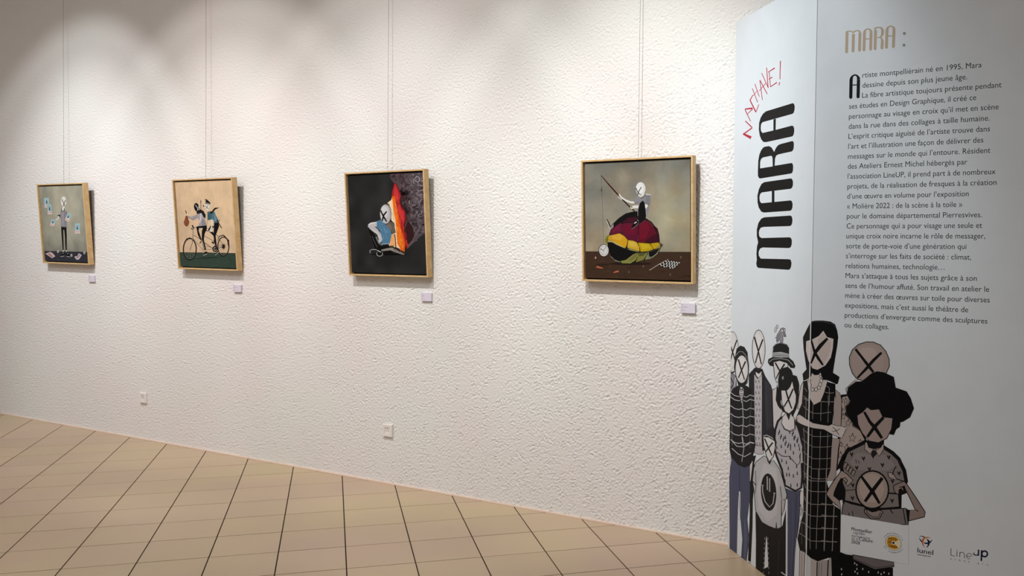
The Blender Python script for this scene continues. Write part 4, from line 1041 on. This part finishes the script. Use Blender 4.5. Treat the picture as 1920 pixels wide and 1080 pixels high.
def p_child():
    shape(F2, [(238, 575), (290, 640), (400, 700), (445, 690), (472, 560), (470, 1100), (300, 1100), (240, 1040)], '#131214')
    F.poly(F2, [(320, 765), (326, 800), (335, 1008), (304, 1022), (310, 900)], '#cfd2d6')
    for i in range(9): F.line(F2, [(308 - i * 1.5, 780 + i * 38), (307 - i * 1.5, 798 + i * 38)], 4, '#8d8b90', False); F.line(F2, [(332 + i, 780 + i * 38), (333 + i, 798 + i * 38)], 4, '#8d8b90', False)
    F.k += 1
    F.line(F2, [(236, 580), (240, 800), (238, 1040)], 3, '#55535a'); F.line(F2, [(420, 800), (410, 1080)], 3, '#34333a'); F.line(F2, [(436, 1050), (470, 1075)], 7, '#d5d3d6')
    F.poly(F2, [(474, 480), (486, 482), (484, 1100), (472, 1100)], '#cfd2d6')
    shape(F2, [(436, 480), (468, 490), (460, 560), (440, 610)], '#b5acae', 5)
    pts = [(240, 190), (300, 145), (320, 150), (346, 208), (375, 178), (420, 240), (450, 330), (480, 448), (474, 482), (438, 488), (436, 700), (400, 714), (340, 692), (285, 660), (236, 570), (226, 430), (212, 340), (222, 240)]
    shape(F2, pts, '#b4b3b7', 5); shape(F2, [(300, 200), (400, 240), (410, 400), (400, 600), (330, 660), (260, 560), (250, 400)], '#bebdc1')
    F.line(F2, [(235, 260), (240, 370), (232, 440)], 4, BL); F.line(F2, [(428, 380), (440, 480)], 5, BL); F.line(F2, [(212, 340), (238, 372)], 6, BL); F.line(F2, [(398, 660), (398, 712)], [3, 12], BL)
    F.ell(F2, 338, 427, 60, 146, '#111012', 32, -0.06)
    F.line(F2, [(327, 304), (328, 410)], 9, '#a8a6ab'); F.line(F2, [(346, 318), (346, 424)], 9, '#a8a6ab')
    F.line(F2, [(283, 372), (298, 375), (290, 384), (292, 430), (310, 500), (345, 543), (372, 515), (382, 440), (374, 434), (390, 436)], 7, '#b5b3b8')
    shape(F1, [(298, 985), (330, 962), (380, 985), (410, 1030), (408, 1100), (300, 1100)], '#121214')
    F.line(F1, [(306, 985), (335, 975), (378, 995), (402, 1040)], 8, '#a8a6ab')
    shape(F2, [(294, -6), (340, -2), (388, 30), (390, 80), (375, 150), (345, 188), (322, 150), (302, 70)], SK, 6); F.poly(F2, [(322, 175), (345, 190), (366, 170), (345, 212)], BL)
    F.line(F2, [(306, 8), (336, 80), (364, 142)], [10, 11, 9], BL); F.line(F2, [(370, 40), (340, 80), (316, 112)], [12, 11, 9], BL)


def p_dress():
    shape(F2, [(580, 880), (640, 900), (706, 935), (706, 1110), (536, 1110), (562, 900)], '#b4abab')
    F.poly(F2, [(556, 780), (580, 830), (580, 885), (574, 1110), (535, 1110), (545, 900)], '#d0d4d9'); F.line(F2, [(580, 880), (576, 1100)], 4, BL)
    F.line(F2, [(596, 900), (594, 1100)], 3, '#5b5558'); F.line(F2, [(620, 905), (612, 1100)], 4, BL); F.poly(F2, [(624, 905), (664, 925), (664, 1110), (618, 1110)], '#c9cccf')
    shape(F2, [(708, 960), (800, 955), (826, 935), (826, 1110), (708, 1110)], '#a39a99'); F.line(F2, [(716, 970), (712, 1100)], 8, BL); F.line(F2, [(802, 955), (796, 1100)], 9, BL); F.line(F2, [(750, 980), (748, 1100)], 3, '#4d4648'); F.line(F2, [(730, 975), (728, 1100)], 3, '#4d4648')
    # arms behind the dress
    shape(F1, [(632, 540), (612, 580), (596, 660), (585, 760), (608, 770), (640, 760), (640, 600)], '#c6bcba', 5)
    shape(W2, [(560, -40), (590, -60), (640, -20), (662, 60), (658, 250), (652, 400), (560, 385), (560, 200)], '#a29491', 5)
    shape(W2, [(540, 548), (640, 560), (618, 700), (600, 900), (590, 1030), (560, 1085), (470, 1085), (500, 1010), (520, 940), (530, 720)], '#a29491', 5)
    pts = cv(W1, [(168, 795), (215, 780), (232, 960), (292, 1076), (370, 1030), (455, 800), (548, 825), (552, 1000)]) + cv(W2, [(572, 20), (556, 260), (545, 380), (545, 560), (532, 720), (522, 920), (500, 1010), (468, 1085)]) + cv(F4, [(100, 480), (165, 520), (165, 880), (240, 910), (240, 1100), (88, 1100), (84, 925), (60, 935)]) + cv(F2, [(815, 935), (720, 966), (665, 940), (612, 892), (580, 880), (562, 790), (590, 650), (606, 600), (612, 540), (612, 430), (606, 60), (600, 0)]) + cv(F1, [(622, 1040), (600, 960), (575, 890), (570, 840), (620, 720)])
    shape(ID, pts, '#0e0d0f')
    g = '#8f8a88'
    for i, y_ in enumerate((90, 235, 528, 662, 810, 938, 1062)):
        F.line(W2, [(175, y_ - 92 if y_ > 100 else y_ - 45), (235, y_ - 40), (300, y_), (400, y_ + 3), (500, y_ - 2 if y_ > 240 else y_ - 12), (530, y_ - 10)] if y_ != 90 else [(180, 45), (240, 78)], 6, g)
    F.line(W2, [(410, 85), (500, 92), (555, 88)], 6, g); F.line(W1, [(425, 922), (470, 935), (530, 930)], 6, g); F.line(W1, [(178, 870), (212, 915)], 5, g); F.line(W1, [(168, 965), (235, 1022)], 5, g); F.line(W1, [(380, 1035), (460, 1038), (545, 1038)], 6, g)
    F.line(W1, [(440, 848), (475, 870), (478, 990), (472, 1080)], 6, g)
    for x_ in (210, 245, 297, 400, 492):
        F.line(W2, [(x_, 10 if x_ > 220 else 30), (x_ + 2, 130), (x_ - 3, 290 + (x_ - 210) * 0.22)], 5.5, g); F.line(W2, [(x_ - 28 if x_ < 215 else x_ - 10 if x_ < 300 else x_ - 4, 410 + (x_ - 190) * 0.25), (x_ - 12, 700), (x_ - 22, 1080)], 5.5, g)
    for y_ in (70, 163, 245, 338, 420, 520, 612, 708, 806):
        if y_ >= 338: F.line(F2, [(575 if y_ > 560 else 618, y_ - 62), (625, y_ - 30), (662, y_), (740, y_ + 4), (800, y_ + 2)], 4.5, g)
    for x_ in (630, 664, 720, 780): F.line(F2, [(x_ + 6, 250), (x_ + 2, 500), (x_ - 8 if x_ > 700 else x_ - 5, 700), (x_ - 12 if x_ > 700 else x_ - 4, 870)], 4, g)
    F.line(F2, [(596, 660), (596, 830)], 4, '#55514f')
    for y_ in (478, 575, 680, 790): F.line(F4, [(0, y_ - 10), (60, y_), (135, y_ + 2)], 6, g)
    F.line(F4, [(108, 490), (98, 700), (92, 870)], 6, g); F.line(F4, [(40, 400), (36, 600), (24, 870)], 6, g)
    for y_ in (1010, 1060): F.line(F4, [(170, y_), (170, y_ + 25)], 7, '#c9c4bf', False)
    F.k += 1
    # chest, necklace, hair, face
    shape(W1, [(212, 772), (262, 720), (268, 690), (350, 690), (372, 745), (400, 772), (456, 785), (415, 930), (372, 1035), (292, 1076), (245, 1000), (228, 900)], '#c8bcb9', 5)
    for i, q in enumerate(((248, 722), (243, 785), (250, 842), (278, 892), (318, 890), (352, 868), (368, 832), (380, 788), (374, 738))):
        r_ = 14 if i in (0, 8) else 19; F.ell(W1, q[0], q[1], r_ * (0.7 if i < 3 else 1), r_ * 1.25, '#d0c6c4', 12); F.ring(W1, q[0], q[1], r_ * (0.7 if i < 3 else 1), r_ * 1.25, 6, BL, 12)
    shape(W1, [(163, 270), (205, 180), (250, 95), (275, 76), (320, 70), (400, 70), (490, 82), (545, 115), (570, 190), (582, 265), (572, 360), (552, 480), (530, 620), (520, 692), (560, 715), (598, 742), (578, 820), (560, 828), (500, 800), (450, 778), (400, 770), (370, 690), (345, 718), (300, 720), (268, 695), (262, 730), (240, 745), (200, 775), (168, 790), (158, 705), (205, 650), (186, 520), (170, 400)], BL)
    F.line(W1, [(255, 92), (300, 82), (400, 84), (520, 112), (545, 150)], 3, '#5b5759')
    shape(W1, [(200, 315), (268, 295), (350, 252), (405, 190), (450, 265), (528, 288), (520, 400), (496, 510), (432, 605), (335, 658), (275, 640), (225, 545), (198, 430)], '#c8bcb9', 4)
    F.poly(W1, [(340, 300), (405, 215), (440, 275), (500, 330), (490, 420), (440, 540), (360, 620)], '#bcaeaa')
    F.line(W1, [(258, 292), (300, 440), (345, 520), (402, 602)], [20, 30, 34, 22], BL); F.line(W1, [(455, 282), (370, 370), (310, 450), (258, 582)], [30, 46, 40, 18], BL)
    # folded arm
    pts = [(95, 275), (120, 250), (150, 262), (220, 310), (300, 358), (400, 378), (500, 392), (540, 372), (600, 392), (660, 398), (738, 415), (712, 462), (690, 500), (668, 550), (600, 530), (520, 488), (440, 442), (300, 425), (200, 395), (140, 368), (105, 345), (88, 305)]
    shape(W2, pts, '#c6bcba', 6)
    F.line(W2, [(545, 405), (590, 450), (628, 510)], [5, 9, 6], BL); F.line(W2, [(645, 432), (590, 458), (535, 470)], [6, 8, 5], BL); F.line(W2, [(110, 290), (98, 320)], 5, BL); F.line(W2, [(655, 395), (700, 410), (720, 440), (690, 470), (705, 480), (675, 520)], 5, BL)


def star(K, cx, cy, r_):
    pts = []
    for i in range(10):
        a = -math.pi / 2 + i * math.pi / 5 + 0.1; q = r_ if i % 2 == 0 else r_ * 0.42; pts.append((cx + q * math.cos(a) * 0.8, cy + q * math.sin(a)))
    F.out(K, pts, 5)


def p_star():
    shape(ID, cv(F3, [(166, 552), (245, 540), (245, 620), (205, 700), (330, 830), (375, 925), (260, 1000)]) + cv(F4, [(230, 0), (180, 80), (150, 150), (125, 190), (135, 60)]) + cv(F3, [(150, 900), (165, 700)]), '#a89a95', 5)
    F.line(F3, [(280, 420), (205, 490), (235, 600)], 5, BL)
    shape(F3, [(285, 412), (212, 490), (218, 560), (242, 605), (240, 500), (320, 430)], '#a99a96')
    for q in ((205, 590, 26), (225, 780, 34), (262, 905, 42), (215, 990, 36), (185, 725, 30), (165, 960, 24), (330, 940, 26), (162, 1050, 32), (190, 660, 22)): star(F3, *q)
    shape(F3, [(170, 610), (195, 600), (200, 650), (175, 660)], '#a89a95', 4)
    pts = [(300, 408), (262, 360), (238, 290), (236, 225), (262, 160), (315, 115), (380, 95), (440, 96), (500, 122), (545, 175), (572, 240), (574, 300), (545, 365), (480, 400), (380, 430)]
    shape(F3, pts, '#a09089', 7); shape(F3, [(300, 380), (262, 300), (258, 225), (290, 160), (350, 125), (430, 118), (490, 150), (530, 220), (530, 300), (490, 360), (400, 400)], '#a59590'); F.ell(F3, 390, 200, 80, 60, '#b0a09a')
    F.line(F3, [(288, 155), (350, 235), (400, 300), (440, 352)], [20, 22, 26, 20], BL); F.line(F3, [(508, 185), (440, 250), (380, 320), (303, 400)], [20, 26, 24, 16], BL)


def p_afro():
    # shirt
    pts = cv(F3, [(178, 1085), (222, 1012), (370, 940), (530, 985), (600, 1030), (655, 1085)]) + cv(F4, [(665, 120), (700, 190), (716, 280), (662, 392), (665, 505), (520, 520), (400, 512), (300, 480), (190, 450), (190, 372), (165, 300), (175, 190), (165, 150), (200, 60)])
    shape(ID, pts, '#7c7473', 7); shape(F4, [(300, 40), (560, 60), (620, 150), (560, 190), (300, 190), (240, 120)], '#888080')
    F.line(F4, [(240, 10), (180, 80), (150, 170), (125, 190)], [14, 22, 10, 6], BL)
    for q in ((255, 55), (355, 90), (568, 80), (515, 145), (298, 168), (655, 215), (600, 282), (262, 425), (597, 447), (435, 70), (405, 180), (265, 315), (660, 120)):
        F.poly(F4, [(q[0] - 17, q[1] - 14), (q[0] - 8, q[1] - 19), (q[0], q[1] - 6), (q[0] + 8, q[1] - 19), (q[0] + 17, q[1] - 14), (q[0] + 3, q[1] + 22)], '#211c1d')
    F.line(F4, [(290, 95), (298, 130)], 5, BL); F.line(F4, [(312, 105), (322, 130)], 5, BL)
    F.line(F4, [(195, 360), (290, 350)], 6, BL); F.line(F4, [(570, 380), (660, 388)], 12, BL); F.line(F4, [(560, 210), (640, 260)], 6, BL)
    # hands and arms
    shape(F4, [(165, 250), (205, 350), (192, 430), (150, 445), (100, 402), (110, 370)], BL)
    shape(F4, [(40, 390), (70, 330), (110, 270), (170, 190), (215, 218), (268, 272), (222, 322), (198, 280), (168, 252), (140, 300), (110, 370), (104, 402), (150, 440), (168, 515), (90, 450)], '#a09089', 7)
    F.line(F4, [(175, 262), (200, 250), (222, 275), (205, 300)], 8, BL)
    for i in range(4):
        x_ = 200 + i * 22; y_ = 130 + i * 22; shape(F4, [(x_, y_ - 12), (x_ + 24, y_), (x_ + 4, y_ + 44), (x_ - 18, y_ + 28)], '#8f807b', 7)
    shape(F4, [(608, 318), (698, 278), (725, 310), (800, 420), (876, 540), (870, 580), (742, 614), (738, 525), (792, 520), (745, 420), (712, 352), (690, 322), (660, 335), (665, 375), (640, 392), (614, 362)], '#8a7a75', 7)
    F.line(F4, [(792, 520), (820, 535)], 6, BL); shape(F4, [(655, 330), (705, 318), (720, 380), (680, 395), (650, 385)], '#141113'); F.line(F4, [(640, 345), (680, 335), (690, 355)], 7, '#a09089')
    shape(F4, [(560, 205), (602, 210), (636, 262), (600, 262), (570, 245)], '#a39590', 6); F.line(F4, [(600, 225), (615, 180), (632, 155)], 8, BL); F.line(F4, [(640, 262), (705, 285)], 8, BL)
    # neck and collar
    F.poly(F3, [(375, 925), (530, 925), (522, 975), (450, 1000), (395, 980)], BL)
    shape(F3, [(368, 945), (385, 940), (400, 985), (440, 1000), (412, 1042), (365, 1000)], '#aa9c97', 6); shape(F3, [(525, 945), (528, 1000), (488, 1060), (458, 1012), (500, 985)], '#aa9c97', 6); F.poly(F3, [(430, 1010), (460, 1010), (470, 1040), (435, 1075), (420, 1042)], '#221e20')
    # hair
    shape(F3, [(208, 640), (246, 602), (214, 540), (226, 478), (290, 432), (345, 425), (420, 362), (470, 342), (530, 352), (612, 390), (628, 480), (720, 512), (755, 570), (782, 655), (750, 730), (690, 768), (668, 772), (662, 812), (632, 832), (612, 880), (572, 872), (500, 900), (400, 880), (318, 830), (268, 800), (255, 750), (214, 705)], '#08070a')
    F.line(F3, [(235, 600), (206, 635), (212, 705), (250, 760), (262, 802), (325, 840)], 6, '#3a3234')
    shape(F3, [(302, 715), (350, 685), (386, 645), (420, 668), (488, 662), (518, 728), (602, 738), (592, 830), (552, 908), (482, 945), (402, 930), (345, 865), (310, 790)], '#9d8c87', 6)
    F.line(F3, [(362, 685), (410, 770), (450, 815), (512, 908)], [20, 26, 32, 22], BL); F.line(F3, [(525, 732), (450, 810), (388, 898)], [26, 30, 22], BL)


def p_held_child():
    shape(F4, [(188, 445), (250, 470), (360, 495), (400, 540), (500, 520), (715, 508), (735, 645), (600, 650), (300, 600), (172, 562)], '#777071', 7)
    F.line(F4, [(172, 560), (182, 480), (200, 450)], 8, BL); F.line(F4, [(690, 512), (712, 640)], 8, BL); F.line(F4, [(230, 545), (240, 575)], 6, BL); F.line(F4, [(262, 530), (268, 575)], 6, BL); F.line(F4, [(580, 520), (605, 552)], 8, BL)
    F.poly(F4, [(712, 510), (748, 525), (740, 610), (730, 645)], BL)
    shape(F4, [(362, 515), (400, 520), (500, 525), (520, 540), (490, 595), (420, 598), (365, 545)], '#8c7f7b', 8); F.line(F4, [(385, 520), (385, 545), (430, 582), (480, 582), (500, 545)], 6, BL)
    F.poly(F4, [(380, 500), (500, 500), (470, 535), (430, 542), (400, 530)], BL)
    F.ell(F4, 430, 352, 144, 166, BL); F.ell(F4, 430, 352, 131, 152, '#a09089'); F.ell(F4, 425, 340, 105, 122, '#ad9d96')
    F.line(F4, [(338, 240), (385, 305), (440, 380), (492, 468)], [20, 26, 30, 20], BL); F.line(F4, [(515, 252), (440, 350), (368, 452)], [28, 32, 24], BL)


def p_held_low():
    shape(F4, [(88, 880), (265, 905), (440, 1020), (604, 1008), (604, 1110), (88, 1110)], '#0b0a0c')
    shape(F4, [(265, 900), (612, 960), (614, 1000), (560, 1010), (450, 1024), (268, 940)], '#6a6467', 6)
    F.line(F4, [(270, 932), (450, 1008), (560, 1000), (612, 990)], 4, BL)
    for q in ((282, 972), (300, 1020), (350, 1020), (285, 1042), (306, 1058), (400, 1046), (480, 1050), (505, 1064), (530, 1050), (570, 1060), (170, 1022), (172, 1066), (300, 985)): F.line(F4, [(q[0], q[1] - 8), (q[0], q[1] + 8)], 9, '#b5afaa', False)
    F.k += 1


person(p_far_left, 'drawn bald masked person at the far edge of the group')
person(p_tall, 'drawn tall bald masked man in an open dark coat')
person(p_hat, 'drawn masked man in a brimmed hat')
person(p_jacket, 'drawn masked person in a black jacket with pale wavy lines')
person(p_polka, 'drawn dark-haired masked woman in a dotted grey top')
person(p_star, 'drawn bald masked person in a star-patterned shirt')
person(p_dress, 'drawn long-haired masked woman in a black checked dress')
person(p_child, 'drawn masked child in a grey top with a smiling face on it')
person(p_afro, 'drawn masked person with a black afro and heart-patterned shirt')
person(p_held_child, 'drawn masked child held at the chest')
person(p_held_low, 'drawn lower body of the held child')
F = Film([SL, SR], 20); p_bird(); F.obj('drawn_pigeon', M_PRINT, disp, base, 'small drawn pigeon on the hat')

# ------------------------------------------------------------------ logo strip
k0 = kstart[0] + 2
F = Film([SR], k0); F.poly(F4, [(165, 560), (735, 657), (735, 985), (614, 960), (160, 878)], PAPER)
F.obj('logo_strip', M_PRINT, xb, base)
NV = '#1b1838'
F = Film([SR], k0 + 2)


def ptext(s_, x0_, y0_, x1_, h_, bold=0.0, col=NV, film=None):
    a = SR.uv(x0_, y0_); b_ = SR.uv(x1_, y0_)
    text_uv(F, SR, s_, a[0], a[1], h_, b_[0] - a[0], bold, col)


for s_, x_, y_, x2_, h_, bd in (('Montpellier', 255, 695, 430, .0215, .014), ('capitale', 268, 722, 368, .0185, 0), ('européenne', 255, 748, 412, .0185, 0), ('de la', 255, 773, 312, .0185, 0), ('Culture', 318, 781, 434, .0215, .014), ('2028', 253, 803, 325, .0200, .014)):
    ptext(s_, 1540 + x_ / 4.5, 840 + y_ / 4.5, 1540 + x2_ / 4.5, h_, bd)
F.obj('capital_of_culture_logo', M_PRINT, xb, base, 'small dark five-line printed logo')
F = Film([SR], k0 + 2)
c_ = SR.uv(1540 + 608 / 4.5, 840 + 800 / 4.5); cu, cz = c_


def disc(r_, col, a0=0, a1=2 * math.pi, r0=0, n_=32):
    for i in range(n_):
        a, b_ = a0 + (a1 - a0) * i / n_, a0 + (a1 - a0) * (i + 1) / n_
        P4 = [(cu + r0 * math.cos(a), cz + r0 * math.sin(a)), (cu + r_ * math.cos(a), cz + r_ * math.sin(a)), (cu + r_ * math.cos(b_), cz + r_ * math.sin(b_)), (cu + r0 * math.cos(b_), cz + r0 * math.sin(b_))]
        F.uvpoly(SR, P4 if r0 > 0 else P4[1:3] + [(cu, cz)], col)
    F.k += 1


RR = 0.0325
disc(RR, '#2a2540'); disc(RR * 0.955, '#dfd6b8'); disc(RR * 0.80, '#c58a22', math.radians(38), math.radians(322), RR * 0.16); disc(RR * 0.24, '#e0dccf'); disc(RR * 0.15, '#161430')
for s_, dy, wd in (('PAYS', 0.36, 1.0), ('DE', -0.10, 0.42), ('LUNEL', -0.62, 1.15)):
    text_uv(F, SR, s_, cu - RR * 0.62, cz + RR * dy, RR * 0.40, RR * wd, .03, '#4a2d0c')
F.k += 1
for s_, a0, sg in (('COMMUNAUTE', 152, -1), ('DE COMMUNES', 212, 1)):
    n_ = len(s_)
    for i, ch in enumerate(s_):
        if ch == ' ': continue
        a = math.radians(a0 + sg * i * (124 if sg < 0 else 116) / (n_ - 1)); rr2 = RR * (1.16 if sg < 0 else 1.34)
        text_uv(F, SR, ch, cu + rr2 * math.cos(a), cz + rr2 * math.sin(a), RR * 0.22, None, .02, '#2a2540', a - math.pi / 2 if sg < 0 else a + math.pi / 2, True)
F.obj('round_district_logo', M_PRINT, xb, base, 'round yellow printed logo with ring of letters')
F = Film([SR], 6); KL = (1700, 990, 11.294)
F.line(KL, [(260, 178), (320, 172), (370, 190), (410, 215)], [3, 16, 24, 6], NV); F.line(KL, [(262, 200), (285, 250), (320, 285), (345, 300)], [4, 20, 30, 8], NV)
F.line(KL, [(545, 240), (515, 285), (460, 325), (390, 325), (365, 300)], [4, 24, 34, 30, 8], NV); F.line(KL, [(430, 235), (465, 275), (470, 330), (450, 380), (415, 425)], [16, 44, 40, 26, 4], NV)
F.line(KL, [(515, 212), (450, 200), (390, 210), (345, 245), (335, 300), (345, 350), (385, 418)], [4, 22, 34, 40, 38, 26, 4], '#c0622a')
F.line(KL, [(470, 205), (410, 210), (360, 245)], [6, 18, 14], '#d08a3a')
ptext('lunel', 1700 + 228 / 11.294, 990 + 518 / 11.294, 1700 + 562 / 11.294, .030, .02)
F.obj('town_logo', M_PRINT, xb, base, 'printed logo with blue and orange swirls')
# lettering follows the board, so the web address is set below the name
F = Film([SR], 6); a = SR.uv(1700 + 228 / 11.294, 990 + 572 / 11.294); text_uv(F, SR, 'www.lunel.com', a[0], a[1], .0085, .0505, .02, NV)
F.obj('web_address', M_PRINT, xb, base)
F = Film([SR], 6)
F.line(KL, [(938, 430), (936, 580)], 14, '#2a2634'); F.line(KL, [(936, 576), (1018, 596)], 12, '#2a2634'); F.line(KL, [(1066, 490), (1062, 606)], 14, '#2a2634'); F.ell(KL, 1068, 462, 8, 9, '#2a2634', 8, up=False)
F.line(KL, [(1128, 510), (1124, 616)], 14, '#2a2634'); F.line(KL, [(1128, 530), (1160, 512), (1200, 520), (1224, 550), (1226, 636)], 13, '#2a2634')
F.line(KL, [(1268, 590), (1350, 608), (1385, 575), (1350, 540), (1300, 538), (1266, 578), (1275, 628), (1310, 655), (1340, 650)], 12, '#2a2634')
F.line(KL, [(1425, 510), (1418, 550), (1450, 575), (1490, 575), (1520, 560)], [8, 26, 24, 22, 22], NV); F.line(KL, [(1522, 458), (1518, 590)], 32, NV)
F.line(KL, [(1588, 468), (1580, 698)], 34, NV); F.ring(KL, 1650, 548, 60, 60, 34, NV, 24)
a = SR.uv(1700 + 935 / 11.294, 990 + 668 / 11.294); b_ = SR.uv(1700 + 1715 / 11.294, 990 + 668 / 11.294)
for i, ch in enumerate('urban art'):
    if ch != ' ': text_uv(F, SR, ch, a[0] + (b_[0] - a[0]) * i / 8, a[1], .0125, None, 0, '#2a2634', 0, True)
F.obj('association_logo', M_PRINT, xb, base, 'thin and bold printed wordmark')

# ------------------------------------------------------------------ hanging wires
for k, lab in ((1, 'thin hanging wire above the painting of the man handing out flyers'), (2, 'thin hanging wire above the painting of the tandem riders'),
               (3, 'thin hanging wire above the painting of the man seated by flames'), (4, 'thin hanging wire above the painting of the tortoise shell')):
    x0, zb, th, ro = FRAMES[k]; cx_ = x0 + FWD / 2
    top = np.array([cx_, -0.030, 4.59]); bot = np.array([cx_, -0.012 - math.sin(th) * FHT * 0.985 - 0.001, zb + FHT * math.cos(th) * 0.985])
    vs_, fs_ = [], []; r_ = 0.0012
    for p in (top, (top + bot) / 2 + np.array([0, -0.002, 0]), bot):
        for i in range(6):
            a = i * math.pi / 3; vs_.append(p + np.array([r_ * math.cos(a), r_ * math.sin(a), 0]))
    for s_ in (0, 6):
        for i in range(6): fs_.append((s_ + i, s_ + (i + 1) % 6, s_ + 6 + (i + 1) % 6, s_ + 6 + i))
    o = mesh_obj('hanging_wire', vs_, fs_, M_WIRE, None, (0, 0, 0), smooth=True)
    o['label'] = lab; o['category'] = 'wire'; o['group'] = 'wires holding the framed paintings'
v, f = slab((-6, -0.036, 4.57), (15, 0, 0), (0, 0.036, 0), (0, 0, 0.03))
o = mesh_obj('trim_1', v, f, M_CEIL); o['kind'] = 'structure'

# ------------------------------------------------------------------ caption cards
cards = [((165.0, 516.8), (176.8, 528.2), 'small lilac caption card below the painting of the man handing out flyers', (.3, .5, .35, .5, .3)),
         ((436.8, 534.0), (451.6, 547.8), 'small lilac caption card below the painting of the tandem riders', (.2, .45, .15, .42, .15)),
         ((789.3, 549.2), (808.8, 564.6), 'small lilac caption card below the painting of the man seated by flames', (.16, .30, .14, .38, .12)),
         ((1275.8, 568.8), (1303.2, 587.4), 'small lilac caption card below the painting of the tortoise shell', (.15, .52, .14, .39, .13))]
for tl, br, lab, lines in cards:
    Pf = (0, -0.014, 0); a = hit(tl[0], tl[1], Pf, (0, 1, 0)); b_ = hit(br[0], br[1], Pf, (0, 1, 0))
    cw = 0.084; chh = 0.054; cx_ = (a[0] + b_[0]) / 2; cz = (a[2] + b_[2]) / 2
    base = (cx_, -0.002, cz)
    vs_, fs_ = chamfer_plate((cx_ - cw / 2, -0.002, cz - chh / 2), (1, 0, 0), (0, 0, 1), (0, -1, 0), cw, chh, 0.012, 0.0008)
    o = mesh_obj('caption_card', vs_, fs_, M_CARD, None, base); o.location = base
    o['label'] = lab; o['category'] = 'card'; o['group'] = 'caption cards beside the paintings'
    sh_ = Sheet((cx_ - cw / 2, -0.014, cz - chh / 2), (1, 0, 0), (0, 0, 1), (0, -1, 0), cw, chh); F = Film([sh_])
    for i, (L, yy) in enumerate(zip(lines, (.85, .62, .41, .29, .18))):
        n_ = max(3, int(L * 26)); x_ = 0.0042
        h_ = 0.0034 if i < 2 else 0.0024
        for q in range(n_):   # print too small to read: letter-like strokes
            wch = (L * (cw - 0.01)) / n_
            if q % 7 == 5: x_ += wch; continue
            hh = h_ * random.choice((0.65, 0.65, 1.0)); x2 = x_ + wch * 0.72
            F.uvpoly(sh_, [(x_, chh * yy - h_ * .5), (x2, chh * yy - h_ * .5), (x2, chh * yy - h_ * .5 + hh), (x_, chh * yy - h_ * .5 + hh)], '#5a5264' if i < 2 else '#8c8498'); x_ += wch
    F.obj('caption_print', M_PRINT, o, base)

# ------------------------------------------------------------------ wall sockets
for tl, br, lab in (((261.0, 735.5), (274.5, 756.5), 'white three-hole wall socket below the painting of the tandem riders'), ((717.0, 794.5), (735.5, 820.0), 'white three-hole wall socket below the painting of the man by flames')):
    a = hit(tl[0], tl[1], (0, -0.012, 0), (0, 1, 0)); b_ = hit(br[0], br[1], (0, -0.012, 0), (0, 1, 0)); cx_ = (a[0] + b_[0]) / 2; cz = (a[2] + b_[2]) / 2
    S_ = 0.083; base = (cx_, -0.001, cz); r_ = thing('wall_socket', base, lab, 'wall socket', 'wall sockets low on the stucco wall')
    U, V_, N = (1, 0, 0), (0, 0, 1), (0, -1, 0)
    # frame plate with a window for the insert
    o1, i1 = S_ / 2, 0.0265
    P = lambda q, d: [(cx_ - q, -0.001 - d, cz - q), (cx_ + q, -0.001 - d, cz - q), (cx_ + q, -0.001 - d, cz + q), (cx_ - q, -0.001 - d, cz + q)]
    rings = [P(o1, 0), P(o1, 0.0115), P(o1 - 0.003, 0.015), P(i1 + 0.0012, 0.015), P(i1, 0.0138), P(i1, 0.004)]
    vs_ = [p for r__ in rings for p in r__]; fs_ = []
    for k in range(5):
        for i in range(4): fs_.append((k * 4 + i, k * 4 + (i + 1) % 4, k * 4 + 4 + (i + 1) % 4, k * 4 + 4 + i))
    fs_.append((3, 2, 1, 0)); mesh_obj('frame_plate', vs_, fs_, M_PLAST, r_, base)
    vs_, fs_ = [], []
    q1 = 0.0262; rings = [P(q1, 0.004), P(q1, 0.0135), P(q1 - 0.001, 0.0145), P(0.0205, 0.0145), P(0.0195, 0.0100)]
    vs_ = [p for r__ in rings for p in r__]
    for k in range(4):
        for i in range(4): fs_.append((k * 4 + i, k * 4 + (i + 1) % 4, k * 4 + 4 + (i + 1) % 4, k * 4 + 4 + i))
    fs_.append((16, 17, 18, 19)); ins = mesh_obj('socket_insert', vs_, fs_, M_PLAST, r_, base)
    for hx, hz in ((-0.0095, -0.002), (0.0095, -0.002), (0, 0.0085)):
        vs_ = [];
        for d_, rr_ in ((0.0095, 0.0027), (0.0104, 0.0027)):
            for i in range(10): a = i * math.pi / 5; vs_.append((cx_ + hx + rr_ * math.cos(a), -0.001 - d_, cz + hz + rr_ * math.sin(a)))
        fs_ = [tuple(range(10, 20))] + [(i, (i + 1) % 10, 10 + (i + 1) % 10, 10 + i) for i in range(10)]
        mesh_obj('pin_hole', vs_, fs_, M_HOLE, ins, base)
